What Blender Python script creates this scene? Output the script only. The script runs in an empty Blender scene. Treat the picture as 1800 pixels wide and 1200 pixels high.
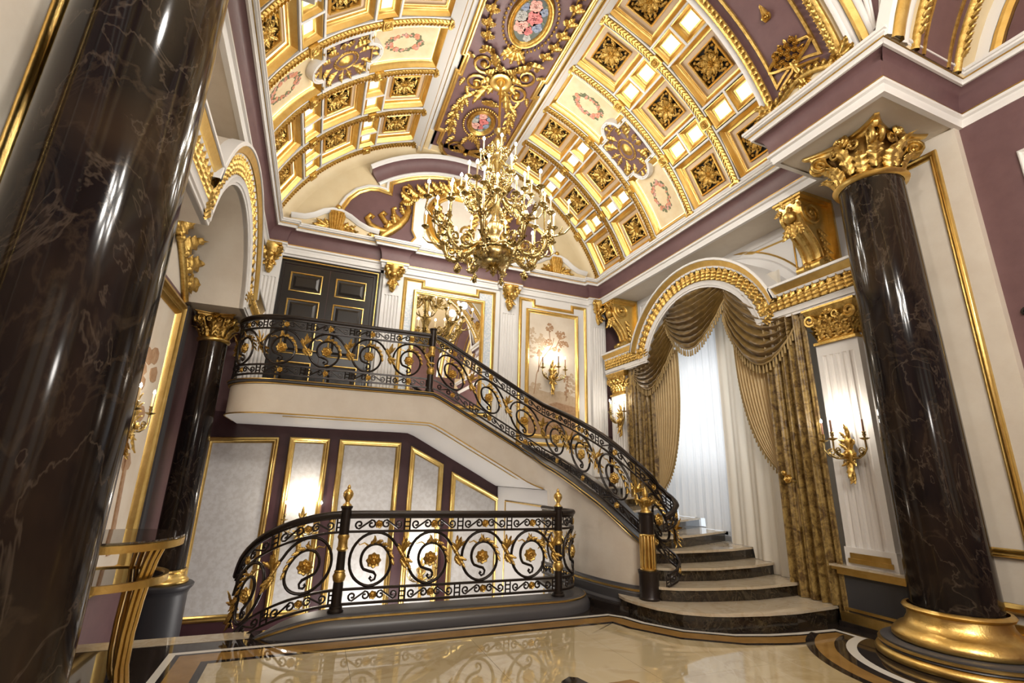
import bpy, bmesh, math, random
from math import sin, cos, pi, radians, sqrt, atan2, hypot
from mathutils import Vector, Matrix
EXPOSURE, WORLD, DAY, CROSS, WELL = 0.14, 0.2, 28, 800, 150
BULB, ALAB, LED, SKY, SCON, CHAN = 60, 1.7, 3.2, .95, 8, 24
random.seed(7)
S = bpy.context.scene
COL = S.collection

# ---------------------------------------------------------------- camera, world, lights, exposure
cd = bpy.data.cameras.new('camera')
cam = bpy.data.objects.new('camera', cd)
COL.objects.link(cam)
cd.sensor_width = 36.0
cd.lens = 36.0 * 840.3 / 1800.0
cd.clip_start = 0.05
cd.clip_end = 200
YAW, PITCH, ROLL = 0.37646, 0.27592, 0.02723
fw = Vector((sin(YAW) * cos(PITCH), cos(YAW) * cos(PITCH), sin(PITCH)))
rt = Vector((cos(YAW), -sin(YAW), 0))
up = rt.cross(fw)
r2 = rt * cos(ROLL) + up * sin(ROLL)
u2 = -rt * sin(ROLL) + up * cos(ROLL)
M = Matrix((r2, u2, -fw)).transposed().to_4x4()
M.translation = Vector((0, 0, 1.55))
cam.matrix_world = M
S.camera = cam

S.view_settings.view_transform = 'Standard'
S.view_settings.look = 'None'
S.view_settings.exposure = EXPOSURE
S.view_settings.gamma = 1.0
S.view_settings.use_curve_mapping = False
try:
    S.cycles.max_bounces = 7
    S.cycles.diffuse_bounces = 4
    S.cycles.glossy_bounces = 4
    S.cycles.transmission_bounces = 4
    S.cycles.sample_clamp_indirect = 4.0
    S.cycles.caustics_reflective = False
    S.cycles.caustics_refractive = False
except Exception:
    pass

W = bpy.data.worlds.new('world')
S.world = W
W.use_nodes = True
bg = W.node_tree.nodes['Background']
bg.inputs[0].default_value = (1.0, 0.93, 0.84, 1)
bg.inputs[1].default_value = WORLD

def light(name, kind, loc, energy, color=(1, .82, .58), size=.1, rot=None, shape=None, sy=None):
    d = bpy.data.lights.new(name, kind)
    d.energy = energy
    d.color = color
    if kind == 'AREA':
        d.size = size
        if sy:
            d.shape = 'RECTANGLE'; d.size_y = sy
    else:
        d.shadow_soft_size = size
    o = bpy.data.objects.new(name, d)
    COL.objects.link(o)
    o.location = loc
    if rot: o.rotation_euler = rot
    return o

# daylight behind the tall window, unseen lights added behind the camera for fill and column highlights
light('window_daylight', 'AREA', (6.62, 7.1, 2.8), DAY, (.86, .93, 1.0), 2.0, (0, radians(90), 0), sy=3.6)
for k in range(10):
    a_ = 2 * pi * k / 10
    light('crossing_fill', 'POINT', (2.3 + .8 * cos(a_), -1.4 + .8 * sin(a_), 5.0 + .25 * (k % 2)), CROSS / 10, (1, .95, .87), .07)
light('crossing_fill', 'POINT', (2.3, -3.6, 3.0), CROSS * .15, (1, .96, .90), .22)  # added low fill from the front, no fixture modelled
light('crossing_fill', 'POINT', (.2, 1.2, 5.6), CROSS * .16, (1, .96, .90), .12)  # added fill for the upper hall, no fixture modelled
light('stairwell_fill', 'POINT', (1.2, 8.2, -1.1), WELL, (1, .95, .90), .7)  # added unseen fill, brightens soffit and panels below the landing

# ---------------------------------------------------------------- materials
def mat(name, col, rough=.5, metal=0, noise=0, nscale=8, bump=0, bscale=40, col2=None, coat=0, spec=.5, detail=4, lo=.35, hi=.65, stretch=None, sheen=0, trans=0, emit=None, estr=0):
    m = bpy.data.materials.new(name)
    m.use_nodes = True
    nt = m.node_tree
    b = nt.nodes['Principled BSDF']
    b.inputs['Base Color'].default_value = (*col, 1)
    b.inputs['Roughness'].default_value = rough
    b.inputs['Metallic'].default_value = metal
    b.inputs['Specular IOR Level'].default_value = spec
    if coat:
        b.inputs['Coat Weight'].default_value = coat
        b.inputs['Coat Roughness'].default_value = .03
    if sheen:
        b.inputs['Sheen Weight'].default_value = sheen
        b.inputs['Sheen Roughness'].default_value = .4
    if emit:
        b.inputs['Emission Color'].default_value = (*emit, 1)
        b.inputs['Emission Strength'].default_value = estr
    if col2 is not None or bump:
        tc = nt.nodes.new('ShaderNodeNewGeometry')
        mp = nt.nodes.new('ShaderNodeMapping')
        nt.links.new(tc.outputs['Position'], mp.inputs[0])
        if stretch: mp.inputs['Scale'].default_value = stretch
    if col2 is not None:
        n = nt.nodes.new('ShaderNodeTexNoise')
        n.inputs['Scale'].default_value = nscale
        n.inputs['Detail'].default_value = detail
        n.inputs['Roughness'].default_value = .6
        nt.links.new(mp.outputs[0], n.inputs['Vector'])
        r = nt.nodes.new('ShaderNodeValToRGB')
        r.color_ramp.elements[0].position = lo
        r.color_ramp.elements[0].color = (*col, 1)
        r.color_ramp.elements[1].position = hi
        r.color_ramp.elements[1].color = (*col2, 1)
        nt.links.new(n.outputs['Fac'], r.inputs[0])
        nt.links.new(r.outputs[0], b.inputs['Base Color'])
    if bump:
        n2 = nt.nodes.new('ShaderNodeTexNoise')
        n2.inputs['Scale'].default_value = bscale
        n2.inputs['Detail'].default_value = 3
        nt.links.new(mp.outputs[0], n2.inputs['Vector'])
        bp = nt.nodes.new('ShaderNodeBump')
        bp.inputs['Strength'].default_value = bump
        bp.inputs['Distance'].default_value = .02
        nt.links.new(n2.outputs['Fac'], bp.inputs['Height'])
        nt.links.new(bp.outputs[0], b.inputs['Normal'])
    return m

def marble(name, base, vein, vein2, scale, rough, coat=0, width=.06, amount=1.0, base2=None, stretch=(1, 1, 1)):
    m = bpy.data.materials.new(name)
    m.use_nodes = True
    nt = m.node_tree; N = nt.nodes; L = nt.links
    b = N['Principled BSDF']
    b.inputs['Roughness'].default_value = rough
    if coat:
        b.inputs['Coat Weight'].default_value = coat
        b.inputs['Coat Roughness'].default_value = .02
    g = N.new('ShaderNodeNewGeometry')
    mp = N.new('ShaderNodeMapping'); mp.inputs['Scale'].default_value = stretch
    L.new(g.outputs['Position'], mp.inputs[0])
    def ridge(sc, w, dist, rot):
        mm = N.new('ShaderNodeMapping'); mm.inputs['Rotation'].default_value = rot
        L.new(mp.outputs[0], mm.inputs[0])
        n = N.new('ShaderNodeTexNoise'); n.inputs['Scale'].default_value = sc
        n.inputs['Detail'].default_value = 5; n.inputs['Distortion'].default_value = dist
        n.inputs['Roughness'].default_value = .55
        L.new(mm.outputs[0], n.inputs['Vector'])
        a = N.new('ShaderNodeMath'); a.operation = 'SUBTRACT'; a.inputs[1].default_value = .5
        L.new(n.outputs['Fac'], a.inputs[0])
        c = N.new('ShaderNodeMath'); c.operation = 'ABSOLUTE'
        L.new(a.outputs[0], c.inputs[0])
        r = N.new('ShaderNodeMapRange')
        r.inputs['From Min'].default_value = 0; r.inputs['From Max'].default_value = w
        r.inputs['To Min'].default_value = amount; r.inputs['To Max'].default_value = 0
        L.new(c.outputs[0], r.inputs['Value'])
        return r.outputs[0]
    n0 = N.new('ShaderNodeTexNoise'); n0.inputs['Scale'].default_value = scale * .6
    n0.inputs['Detail'].default_value = 4; n0.inputs['Distortion'].default_value = 1.2
    L.new(mp.outputs[0], n0.inputs['Vector'])
    rp = N.new('ShaderNodeValToRGB')
    rp.color_ramp.elements[0].position = .4; rp.color_ramp.elements[0].color = (*base, 1)
    rp.color_ramp.elements[1].position = .72; rp.color_ramp.elements[1].color = (*(base2 or base), 1)
    L.new(n0.outputs['Fac'], rp.inputs[0])
    def mix(a, fac, col):
        x = N.new('ShaderNodeMix'); x.data_type = 'RGBA'
        L.new(fac, x.inputs[0]); L.new(a, x.inputs[6]); x.inputs[7].default_value = (*col, 1)
        return x.outputs[2]
    c = mix(rp.outputs[0], ridge(scale, width, 1.5, (.3, .8, .2)), vein)
    c = mix(c, ridge(scale * .55, width * .45, 2.5, (1.1, .2, .9)), vein2)
    L.new(c, b.inputs['Base Color'])
    return m

MT = {}
MT['gold'] = mat('gilding', (.80, .58, .21), .32, 1, col2=(.70, .47, .145), nscale=9, bump=.10, bscale=60)
MT['goldc'] = mat('carved_gilding', (.74, .52, .175), .38, 1, col2=(.46, .29, .075), nscale=22, bump=.2, bscale=90)
MT['goldd'] = mat('shadow_gilding_ground', (.30, .18, .05), .45, 1, col2=(.20, .11, .03), nscale=18)  # darker gold paints the deep shadow between carved leaves
MT['brass'] = mat('chandelier_brass', (.64, .50, .23), .24, 1, col2=(.40, .30, .115), nscale=30)
MT['cream'] = mat('cream_plaster', (.74, .67, .57), .55, col2=(.67, .59, .49), nscale=2.2, detail=8, bump=.05, bscale=30)
MT['vaultcream'] = mat('vault_cream', (.80, .66, .42), .5, col2=(.76, .61, .37), nscale=3)
MT['white'] = mat('white_woodwork', (.80, .78, .755), .42)
MT['damask'] = mat('silver_cream_damask', (.68, .665, .65), .45, col2=(.60, .575, .55), nscale=14, detail=8, lo=.42, hi=.58)
MT['etched'] = mat('pale_blue_etched_glass', (.62, .69, .74), .25, col2=(.80, .82, .84), nscale=24, lo=.47, hi=.55, spec=.7)
MT['purple'] = mat('plum_plaster', (.155, .082, .085), .5, col2=(.135, .070, .073), nscale=6, bump=.06, bscale=90)
MT['plum'] = mat('shaded_plum_plaster', (.062, .024, .028), .42, col2=(.050, .018, .022), nscale=5, bump=.08, bscale=120)  # same plum as above, the dimmer light put into its colour
MT['black'] = marble('black_gold_marble', (.008, .006, .006), (.050, .034, .022), (.10, .075, .055), 2.6, .10, 0, .030, .45, (.030, .019, .012), (1, 1, .5))
MT['black'].node_tree.nodes['Principled BSDF'].inputs['Specular IOR Level'].default_value = .24
MT['riser'] = marble('dark_emperador', (.014, .010, .007), (.05, .036, .022), (.10, .08, .05), 5, .12, .2, .05, .6, (.028, .020, .013))
MT['floor'] = marble('cream_marble', (.52, .415, .235), (.43, .325, .165), (.58, .48, .31), .9, .04, .6, .05, .75, (.57, .465, .28))
MT['tread'] = marble('tread_marble', (.55, .46, .33), (.47, .37, .24), (.62, .54, .42), 1.6, .06, .0, .05, .7, (.6, .51, .38))
MT['inwhite'] = mat('white_marble_inlay', (.74, .70, .62), .05)
MT['tan'] = mat('tan_marble_inlay', (.27, .145, .04), .05, col2=(.33, .185, .055), nscale=5)
MT['dark'] = mat('black_marble_inlay', (.018, .014, .012), .05, col2=(.03, .022, .018), nscale=6)
MT['iron'] = mat('black_iron', (.020, .014, .012), .34, .35, bump=.08, bscale=70)
MT['graphite'] = mat('graphite_paint', (.070, .068, .072), .36)
MT['slate'] = mat('slate_dado', (.045, .045, .050), .42)
MT['door'] = mat('charcoal_door_paint', (.016, .0135, .013), .28, spec=.4)
MT['mirror'] = mat('mirror_glass', (.92, .92, .90), .015, 1)
MT['candle'] = mat('candle_sleeve', (.72, .55, .30), .5)
MT['darkcandle'] = mat('brown_candle_sleeve', (.20, .09, .05), .5)
MT['canvas'] = mat('sepia_sky', (.66, .56, .44), .6, col2=(.74, .66, .55), nscale=1.6)
MT['sepia'] = mat('sepia_leaf', (.34, .19, .10), .7, col2=(.45, .29, .17), nscale=16)
MT['sepia2'] = mat('pale_sepia_leaf', (.50, .37, .24), .7, col2=(.58, .45, .32), nscale=12)
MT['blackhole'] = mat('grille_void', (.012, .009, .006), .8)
MT['ledgecream'] = mat('coffer_cream', (.68, .49, .31), .5)
MT['rose'] = mat('painted_rose', (.46, .085, .085), .6, col2=(.66, .24, .22), nscale=25)
MT['rose2'] = mat('painted_pale_rose', (.60, .25, .20), .6, col2=(.74, .44, .36), nscale=25)
MT['coral'] = mat('painted_coral', (.60, .20, .11), .6, col2=(.74, .36, .22), nscale=30)
MT['blueflower'] = mat('painted_blue_flower', (.12, .16, .28), .6, col2=(.35, .38, .45), nscale=30)
MT['whiteflower'] = mat('painted_white_flower', (.50, .47, .42), .6, col2=(.30, .30, .28), nscale=40)
MT['leafgreen'] = mat('painted_leaf', (.10, .13, .07), .6, col2=(.22, .23, .12), nscale=20)
MT['paintbg'] = mat('painted_ground', (.03, .045, .05), .55, col2=(.09, .105, .08), nscale=5)
MT['creamprint'] = mat('painted_cream', (.84, .70, .46), .5, col2=(.80, .62, .36), nscale=6)
MT['glass'] = mat('smoked_glass', (.03, .02, .015), .03, spec=.8)
MT['blackplastic'] = mat('black_plastic', (.012, .012, .012), .25)

def emission(name, col, s):
    m = bpy.data.materials.new(name); m.use_nodes = True
    nt = m.node_tree; nt.nodes.remove(nt.nodes['Principled BSDF'])
    e = nt.nodes.new('ShaderNodeEmission'); e.inputs[0].default_value = (*col, 1); e.inputs[1].default_value = s
    nt.links.new(e.outputs[0], nt.nodes['Material Output'].inputs[0])
    return m
MT['coffergold'] = mat('satin_gilding', (.84, .60, .22), .42, 1, col2=(.76, .50, .15), nscale=7, bump=.08, bscale=60)
MT['bulb'] = emission('bulb_glow', (1, .95, .86), BULB)
MT['alabaster'] = emission('lit_alabaster', (1, .90, .70), ALAB)
MT['led'] = emission('led_strip', (1, .72, .34), LED)
MT['sky'] = emission('daylight_sky', (.86, .93, 1.0), SKY)

def velvet():
    m = bpy.data.materials.new('crushed_velvet'); m.use_nodes = True
    nt = m.node_tree; N = nt.nodes; L = nt.links; b = N['Principled BSDF']
    b.inputs['Roughness'].default_value = .42
    b.inputs['Sheen Weight'].default_value = .35
    b.inputs['Sheen Tint'].default_value = (.9, .7, .35, 1)
    g = N.new('ShaderNodeNewGeometry')
    n = N.new('ShaderNodeTexNoise'); n.inputs['Scale'].default_value = 11; n.inputs['Detail'].default_value = 8
    n.inputs['Roughness'].default_value = .75; n.inputs['Distortion'].default_value = .6
    L.new(g.outputs['Position'], n.inputs['Vector'])
    r = N.new('ShaderNodeValToRGB'); e = r.color_ramp.elements
    e[0].position = .40; e[0].color = (.075, .036, .007, 1)
    e[1].position = .60; e[1].color = (.36, .24, .072, 1)
    L.new(n.outputs['Fac'], r.inputs[0]); L.new(r.outputs[0], b.inputs['Base Color'])
    return m
MT['velvet'] = velvet()
MT['swag'] = mat('bronze_satin', (.135, .080, .018), .34, col2=(.215, .132, .036), nscale=7, detail=8, sheen=.4)
MT['drape'] = mat('champagne_drape', (.60, .45, .235), .6, col2=(.66, .51, .28), nscale=5, sheen=.3)
MT['fringe'] = mat('bullion_fringe', (.36, .25, .10), .6)

def sheer(name, col, k):
    m = bpy.data.materials.new(name); m.use_nodes = True
    nt = m.node_tree; N = nt.nodes; L = nt.links
    N.remove(N['Principled BSDF'])
    d = N.new('ShaderNodeBsdfDiffuse'); d.inputs[0].default_value = (*col, 1)
    t = N.new('ShaderNodeBsdfTranslucent'); t.inputs[0].default_value = (*col, 1)
    x = N.new('ShaderNodeMixShader'); x.inputs[0].default_value = k
    L.new(d.outputs[0], x.inputs[1]); L.new(t.outputs[0], x.inputs[2])
    L.new(x.outputs[0], N['Material Output'].inputs[0])
    return m
MT['sheer'] = sheer('white_sheer', (.86, .86, .86), .5)
MT['sheercream'] = sheer('cream_sheer', (.92, .86, .75), .42)

# ---------------------------------------------------------------- mesh helpers
class MB:
    def __init__(s):
        s.v = []; s.f = []
    def add(s, vs, fs):
        n = len(s.v)
        s.v.extend(vs)
        s.f.extend([tuple(i + n for i in f) for f in fs])
    def merge(s, o, mx=None):
        s.add([tuple(mx @ Vector(p)) for p in o.v] if mx else o.v, o.f)

BOXF = [(0, 3, 2, 1), (4, 5, 6, 7), (0, 1, 5, 4), (1, 2, 6, 5), (2, 3, 7, 6), (3, 0, 4, 7)]
def box(mb, lo, hi, P=None):
    (a, b, c), (d, e, f) = lo, hi
    v = [(a, b, c), (d, b, c), (d, e, c), (a, e, c), (a, b, f), (d, b, f), (d, e, f), (a, e, f)]
    if P: v = [P(*p) for p in v]
    mb.add(v, BOXF)

def prism(mb, poly, c0, c1, P=lambda a, b, c: (a, b, c)):
    n = len(poly)
    mb.add([P(a, b, c0) for a, b in poly] + [P(a, b, c1) for a, b in poly],
           [tuple(range(n))[::-1], tuple(range(n, 2 * n))] + [(i, (i + 1) % n, n + (i + 1) % n, n + i) for i in range(n)])

def frames(pts, closed=False):
    pts = [Vector(p) for p in pts]; n = len(pts); out = []
    T = []
    for i in range(n):
        a = pts[i - 1] if (i or closed) else pts[i]
        b = pts[(i + 1) % n] if (i < n - 1 or closed) else pts[i]
        t = (b - a)
        T.append(t.normalized() if t.length > 1e-9 else Vector((0, 0, 1)))
    ref = Vector((0, 0, 1)) if abs(T[0].z) < .9 else Vector((1, 0, 0))
    u = T[0].cross(ref).normalized()
    for t in T:
        u = u - t * u.dot(t)
        u = u.normalized() if u.length > 1e-6 else t.orthogonal().normalized()
        out.append((u, t.cross(u)))
    return pts, out

def tube(mb, pts, r, n=6, closed=False, flat=1.0):
    pts, fr = frames(pts, closed)
    m = len(pts); vs = []; fs = []
    for i, p in enumerate(pts):
        ri = r[i] if isinstance(r, (list, tuple)) else r
        u, w = fr[i]
        for k in range(n):
            a = 2 * pi * k / n
            vs.append(tuple(p + u * (cos(a) * ri * flat) + w * (sin(a) * ri)))
    for i in range(m if closed else m - 1):
        j = (i + 1) % m
        for k in range(n):
            l = (k + 1) % n
            fs.append((i * n + k, i * n + l, j * n + l, j * n + k))
    if not closed:
        fs.append(tuple(range(n))[::-1]); fs.append(tuple((m - 1) * n + k for k in range(n)))
    mb.add(vs, fs)

def sweep(mb, path, prof, P=lambda a, b, c: (a, b, c), closed=False, w=None, cap=False, pclosed=False):
    """profile (s, c): s to the left of travel in the (a, b) plane, c out of it; mitred corners"""
    n = len(path); m = len(prof); vs = []; fs = []
    for i in range(n):
        p = path[i]
        a = path[i - 1] if (i or closed) else None
        b = path[(i + 1) % n] if (i < n - 1 or closed) else None
        ds = []
        for q0, q1 in ((a, p), (p, b)):
            if q0 is None or q1 is None: continue
            dx, dy = q1[0] - q0[0], q1[1] - q0[1]; l = hypot(dx, dy)
            if l > 1e-9: ds.append((-dy / l, dx / l))
        if len(ds) == 2:
            sx, sy = ds[0][0] + ds[1][0], ds[0][1] + ds[1][1]
            l2 = sx * sx + sy * sy
            k = 2 / l2 if l2 > .08 else 2 / .08
            nx, ny = sx * k, sy * k
        else:
            nx, ny = ds[0]
        ww = w[i] if w else 0
        for s_, c in prof:
            vs.append(P(p[0] + nx * s_, p[1] + ny * s_, c + ww))
    for i in range(n if closed else n - 1):
        j = (i + 1) % n
        for k in range(m if pclosed else m - 1):
            l = (k + 1) % m
            fs.append((i * m + k, i * m + l, j * m + l, j * m + k))
    if cap and not closed:
        fs.append(tuple(range(m))[::-1]); fs.append(tuple((n - 1) * m + k for k in range(m)))
    mb.add(vs, fs)

def subd(path, step, closed=False):
    out = []; n = len(path)
    for i in range(n if closed else n - 1):
        a = path[i]; b = path[(i + 1) % n]
        k = max(1, int(math.ceil(hypot(b[0] - a[0], b[1] - a[1]) / step)))
        for j in range(k):
            t = j / k
            out.append(tuple(a[q] + (b[q] - a[q]) * t for q in range(len(a))))
    if not closed: out.append(tuple(path[-1]))
    return out

def rect(a0, b0, a1, b1):
    return [(a0, b0), (a1, b0), (a1, b1), (a0, b1)]
def arc(cx, cy, r, d0, d1, n):
    return [(cx + r * cos(radians(d0 + (d1 - d0) * i / n)), cy + r * sin(radians(d0 + (d1 - d0) * i / n))) for i in range(n + 1)]
def ell(cx, cy, ra, rb, n):
    return [(cx + ra * cos(2 * pi * i / n), cy + rb * sin(2 * pi * i / n)) for i in range(n)]

def lathe(mb, prof, c=(0, 0, 0), n=24, mod=None, mx=None, a0=0, a1=2 * pi):
    full = abs(a1 - a0 - 2 * pi) < 1e-6
    m = len(prof); vs = []; fs = []
    cols = n if full else n + 1
    for k in range(cols):
        a = a0 + (a1 - a0) * k / n
        for i, (r, z) in enumerate(prof):
            rr = r * (mod(a, i) if mod else 1)
            p = Vector((rr * cos(a), rr * sin(a), z))
            if mx: p = mx @ p
            vs.append((p.x + c[0], p.y + c[1], p.z + c[2]))
    for k in range(n):
        l = (k + 1) % cols
        for i in range(m - 1):
            fs.append((k * m + i, l * m + i, l * m + i + 1, k * m + i + 1))
    mb.add(vs, fs)

def axes(d, n):
    d = Vector(d).normalized(); n = Vector(n)
    n = (n - d * n.dot(d)).normalized()
    return Matrix((d, n.cross(d), n)).transposed()   # local x=d, y=side, z=n

def leaf(mb, p, d, n, L, Wd, curl=.35, rows=6, lift=.12):
    """acanthus leaf: lobed outline, fluted lobes, raised midrib, tip curling along +n"""
    d = Vector(d).normalized(); n = Vector(n); n = (n - d * n.dot(d)).normalized(); s = d.cross(n); p = Vector(p)
    lo = rows <= 5 or L < .12
    lob = 3 if lo else 4; R_ = 9 if lo else 18
    E = (-1, -.5, 0, .5, 1) if lo else (-1, -.76, -.5, -.22, 0, .22, .5, .76, 1)
    vs = []; fs = []; m = len(E)
    for i in range(R_ + 1):
        t = i / R_
        env = sin(pi * (.13 + .865 * t) ** .82) ** .75 if t < 1 else .03
        x = L * (t - .18 * curl * t ** 3) - L * curl * .5 * max(0, t - .75)
        h = L * (lift * sin(pi * t * .7) + curl * .62 * t ** 2.6)
        for e in E:
            q = abs(e); ph = cos(2 * pi * (lob * t - .55 * q))
            w_ = Wd * .5 * env * (1 - .26 * q * q * (1 - ph) * .5 * 2 * .8)
            hh = Wd * (.16 * (1 - q) ** 1.4 + .075 * ph * q ** .6 * (1 if t < .97 else 0) - .05 * q * q)
            vs.append(tuple(p + s * (w_ * e) + n * (h + hh) + d * (x + L * .06 * q * (1 - t))))
    for i in range(R_):
        for k in range(m - 1):
            fs.append((i * m + k, i * m + k + 1, (i + 1) * m + k + 1, (i + 1) * m + k))
    mb.add(vs, fs)

def spiral(c, u, v, r0, r1, a0, turns, n=20):
    c = Vector(c); u = Vector(u); v = Vector(v)
    out = []
    for i in range(n + 1):
        t = i / n
        r = r0 + (r1 - r0) * t; a = radians(a0) + 2 * pi * turns * t
        out.append(c + u * (r * cos(a)) + v * (r * sin(a)))
    return out

def ball(mb, c, r, nu=10, nv=7, sz=1.0):
    pr = [(max(1e-4, r * sin(pi * i / nv)), -r * sz * cos(pi * i / nv)) for i in range(nv + 1)]
    lathe(mb, pr, c, nu)

def rosette(mb, c, n, r, petals=8, depth=.28):
    mx = axes(Vector(n).orthogonal(), n)
    k = petals * 4
    def mod(a, i): return 1 + (.10 * cos(a * petals) if i in (1, 2) else (.12 * cos(a * petals + pi) if i in (4, 5) else 0))
    lathe(mb, [(r * .98, 0), (r, r * depth * .35), (r * .85, r * depth * .75), (r * .60, r * depth * .35), (r * .58, r * depth * .8), (r * .42, r * depth * 1.05), (r * .26, r * depth * .6), (r * .24, r * depth), (r * .12, r * depth * 1.35), (.0005, r * depth * 1.4)], tuple(c), k, mod, mx.to_4x4())

def rosette2(mb, c, n, r, petals=8, depth=.3):
    mx = axes(Vector(n).orthogonal(), n); k = petals * 4
    f = [(r * .12, depth * 1.3), (r * .24, depth), (r * .26, depth * .6), (r * .42, depth * 1.05), (r * .58, depth * .8), (r * .60, depth * .35), (r * .85, depth * .75), (r, depth * .3)]
    pr = [(.0004, r * depth * 1.4)] + [(a, r * b) for a, b in f] + [(a, -r * b) for a, b in f[::-1]] + [(.0004, -r * depth * 1.4)]
    def mod(a, i): return 1 + (.10 * cos(a * petals) if i in (7, 8, 9, 10) else (.12 * cos(a * petals + pi) if i in (4, 5, 12, 13) else 0))
    lathe(mb, pr, tuple(c), k, mod, mx.to_4x4())

def grid(mb, fn, nu, nv):
    vs = [tuple(fn(i / nu, j / nv)) for j in range(nv + 1) for i in range(nu + 1)]
    w_ = nu + 1
    mb.add(vs, [(j * w_ + i, j * w_ + i + 1, (j + 1) * w_ + i + 1, (j + 1) * w_ + i) for j in range(nv) for i in range(nu)])

def mesh(name, mb, m, ang=40):
    me = bpy.data.meshes.new(name)
    me.from_pydata(mb.v, [], mb.f)
    me.update()
    if ang:
        me.polygons.foreach_set('use_smooth', [True] * len(me.polygons))
        try: me.set_sharp_from_angle(angle=radians(ang))
        except Exception: pass
    me.materials.append(MT[m] if isinstance(m, str) else m)
    return me

def base_of(o):
    v = Vector((0, 0, 0))
    while o: v = v + o.location; o = o.parent
    return v

def part(name, mb, m, parent=None, ang=40, world=True, label=None):
    """link one mesh object; world=True: the mesh is in world coordinates"""
    me = mb if isinstance(mb, bpy.types.Mesh) else mesh(name, mb, m, ang)
    o = bpy.data.objects.new(name, me); COL.objects.link(o)
    if parent:
        o.parent = parent
        if world: o.location = -base_of(parent)
    if label: o['label'] = label
    return o

def put(name, me, parent, mx, world=True):
    """link an object that shares mesh data, placed by matrix (world coordinates)"""
    o = bpy.data.objects.new(name, me); COL.objects.link(o)
    if parent:
        o.parent = parent
        if world: mx = Matrix.Translation(-base_of(parent)) @ mx
    o.matrix_local = mx
    return o

def thing(name, label, cat, loc=(0, 0, 0), group=None):
    o = bpy.data.objects.new(name, None); COL.objects.link(o)
    o.empty_display_size = .1
    o.location = loc; o['label'] = label; o['category'] = cat
    if group: o['group'] = group
    return o

def struct(name, loc=(0, 0, 0)):
    o = bpy.data.objects.new(name, None); COL.objects.link(o); o.location = loc
    o['kind'] = 'structure'
    return o
def smesh(name, mb, m, ang=40):
    o = part(name, mb, m, None, ang); o['kind'] = 'structure'
    return o

def copy_tree(o, parent=None):
    c = o.copy(); COL.objects.link(c)
    if parent: c.parent = parent
    for ch in list(o.children): copy_tree(ch, c)
    return c

YB = 9.45
XC = 2.30
def PB(a, b, c): return (a, YB - c, b)
def PR(X0): return lambda a, b, c: (X0 - c, a, b)
def PL(X0): return lambda a, b, c: (X0 + c, a, b)
def PC(z): return lambda a, b, c: (a, b, z - c)
def bead(w, h):       # rounded picture-frame profile, width w, height h
    return [(0, 0), (0, h * .55), (w * .12, h * .9), (w * .3, h), (w * .42, h * .72), (w * .5, h * .45), (w * .62, h * .42), (w * .74, h * .62), (w * .86, h * .5), (w, h * .15), (w, 0)]
# ================================================================= FLOOR
floor = struct('floor')
mb = MB()
prism(mb, [(-4.5, -6), (9, -6), (9, 9.5), (3.62, 9.5), (3.62, 5.95), (-4.5, 5.95)], -.16, 0)
part('floor_slab', mb, 'dark', floor, 0)
mb = MB(); box(mb, (-2.1, 5.72, 0), (-.36, 5.95, .003)); part('threshold_inlay', mb, 'tread', floor, 0)
line = [(-.95, -5), (-.95, 5.47), (3.50, 5.49), (3.64, 5.33), (3.72, 5.07), (3.96, 4.71), (4.38, 4.43), (4.75, 4.32), (5.1, 4.265), (5.40, 4.25), (5.66, 4.235), (5.68, 3.6), (5.68, -5)]
INL = [('white_inlay', 'inwhite', 0, -.06), ('black_inlay', 'dark', -.06, -.10), ('tan_inlay', 'tan', -.10, -.29), ('black_inlay', 'dark', -.29, -.35)]
for nm, m, s0, s1 in INL:
    mb = MB()
    sweep(mb, line, [(s0, 0), (s0, .003), (s1, .003), (s1, 0)])
    part(nm, mb, m, floor, 0)
def offpoly(path, s):
    t = MB(); sweep(t, path, [(s, 0)]) if False else None
    out = []
    for i, p in enumerate(path):
        ds = []
        for q0, q1 in ((path[i - 1] if i else None, p), (p, path[i + 1] if i < len(path) - 1 else None)):
            if q0 is None or q1 is None: continue
            dx, dy = q1[0] - q0[0], q1[1] - q0[1]; l = hypot(dx, dy); ds.append((-dy / l, dx / l))
        if len(ds) == 2:
            sx, sy = ds[0][0] + ds[1][0], ds[0][1] + ds[1][1]; k = 2 / max(.08, sx * sx + sy * sy); nx, ny = sx * k, sy * k
        else: nx, ny = ds[0]
        out.append((p[0] + nx * s, p[1] + ny * s))
    return out
field = offpoly(line, -.34)
def clip(poly, x0, y0, x1, y1):
    for ax, v, sg in ((0, x0, 1), (0, x1, -1), (1, y0, 1), (1, y1, -1)):
        out = []
        for i, p in enumerate(poly):
            q = poly[(i + 1) % len(poly)]
            a, b = (p[ax] - v) * sg, (q[ax] - v) * sg
            if a >= 0: out.append(p)
            if (a >= 0) != (b >= 0):
                t = a / (a - b); out.append((p[0] + (q[0] - p[0]) * t, p[1] + (q[1] - p[1]) * t))
        poly = out
        if len(poly) < 3: return []
    return poly
TS = 1.18
for i in range(6):
    for j in range(9):
        x0, y0 = -.70 + i * TS, -4.6 + j * TS
        pg = clip(field, x0 + .0012, y0 + .0012, x0 + TS - .0012, y0 + TS - .0012)
        if pg:
            mb = MB(); prism(mb, pg, -.002, .0022 + .0002 * ((i + j) % 2)); part('marble_tile', mb, 'floor', floor, 0)
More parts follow.
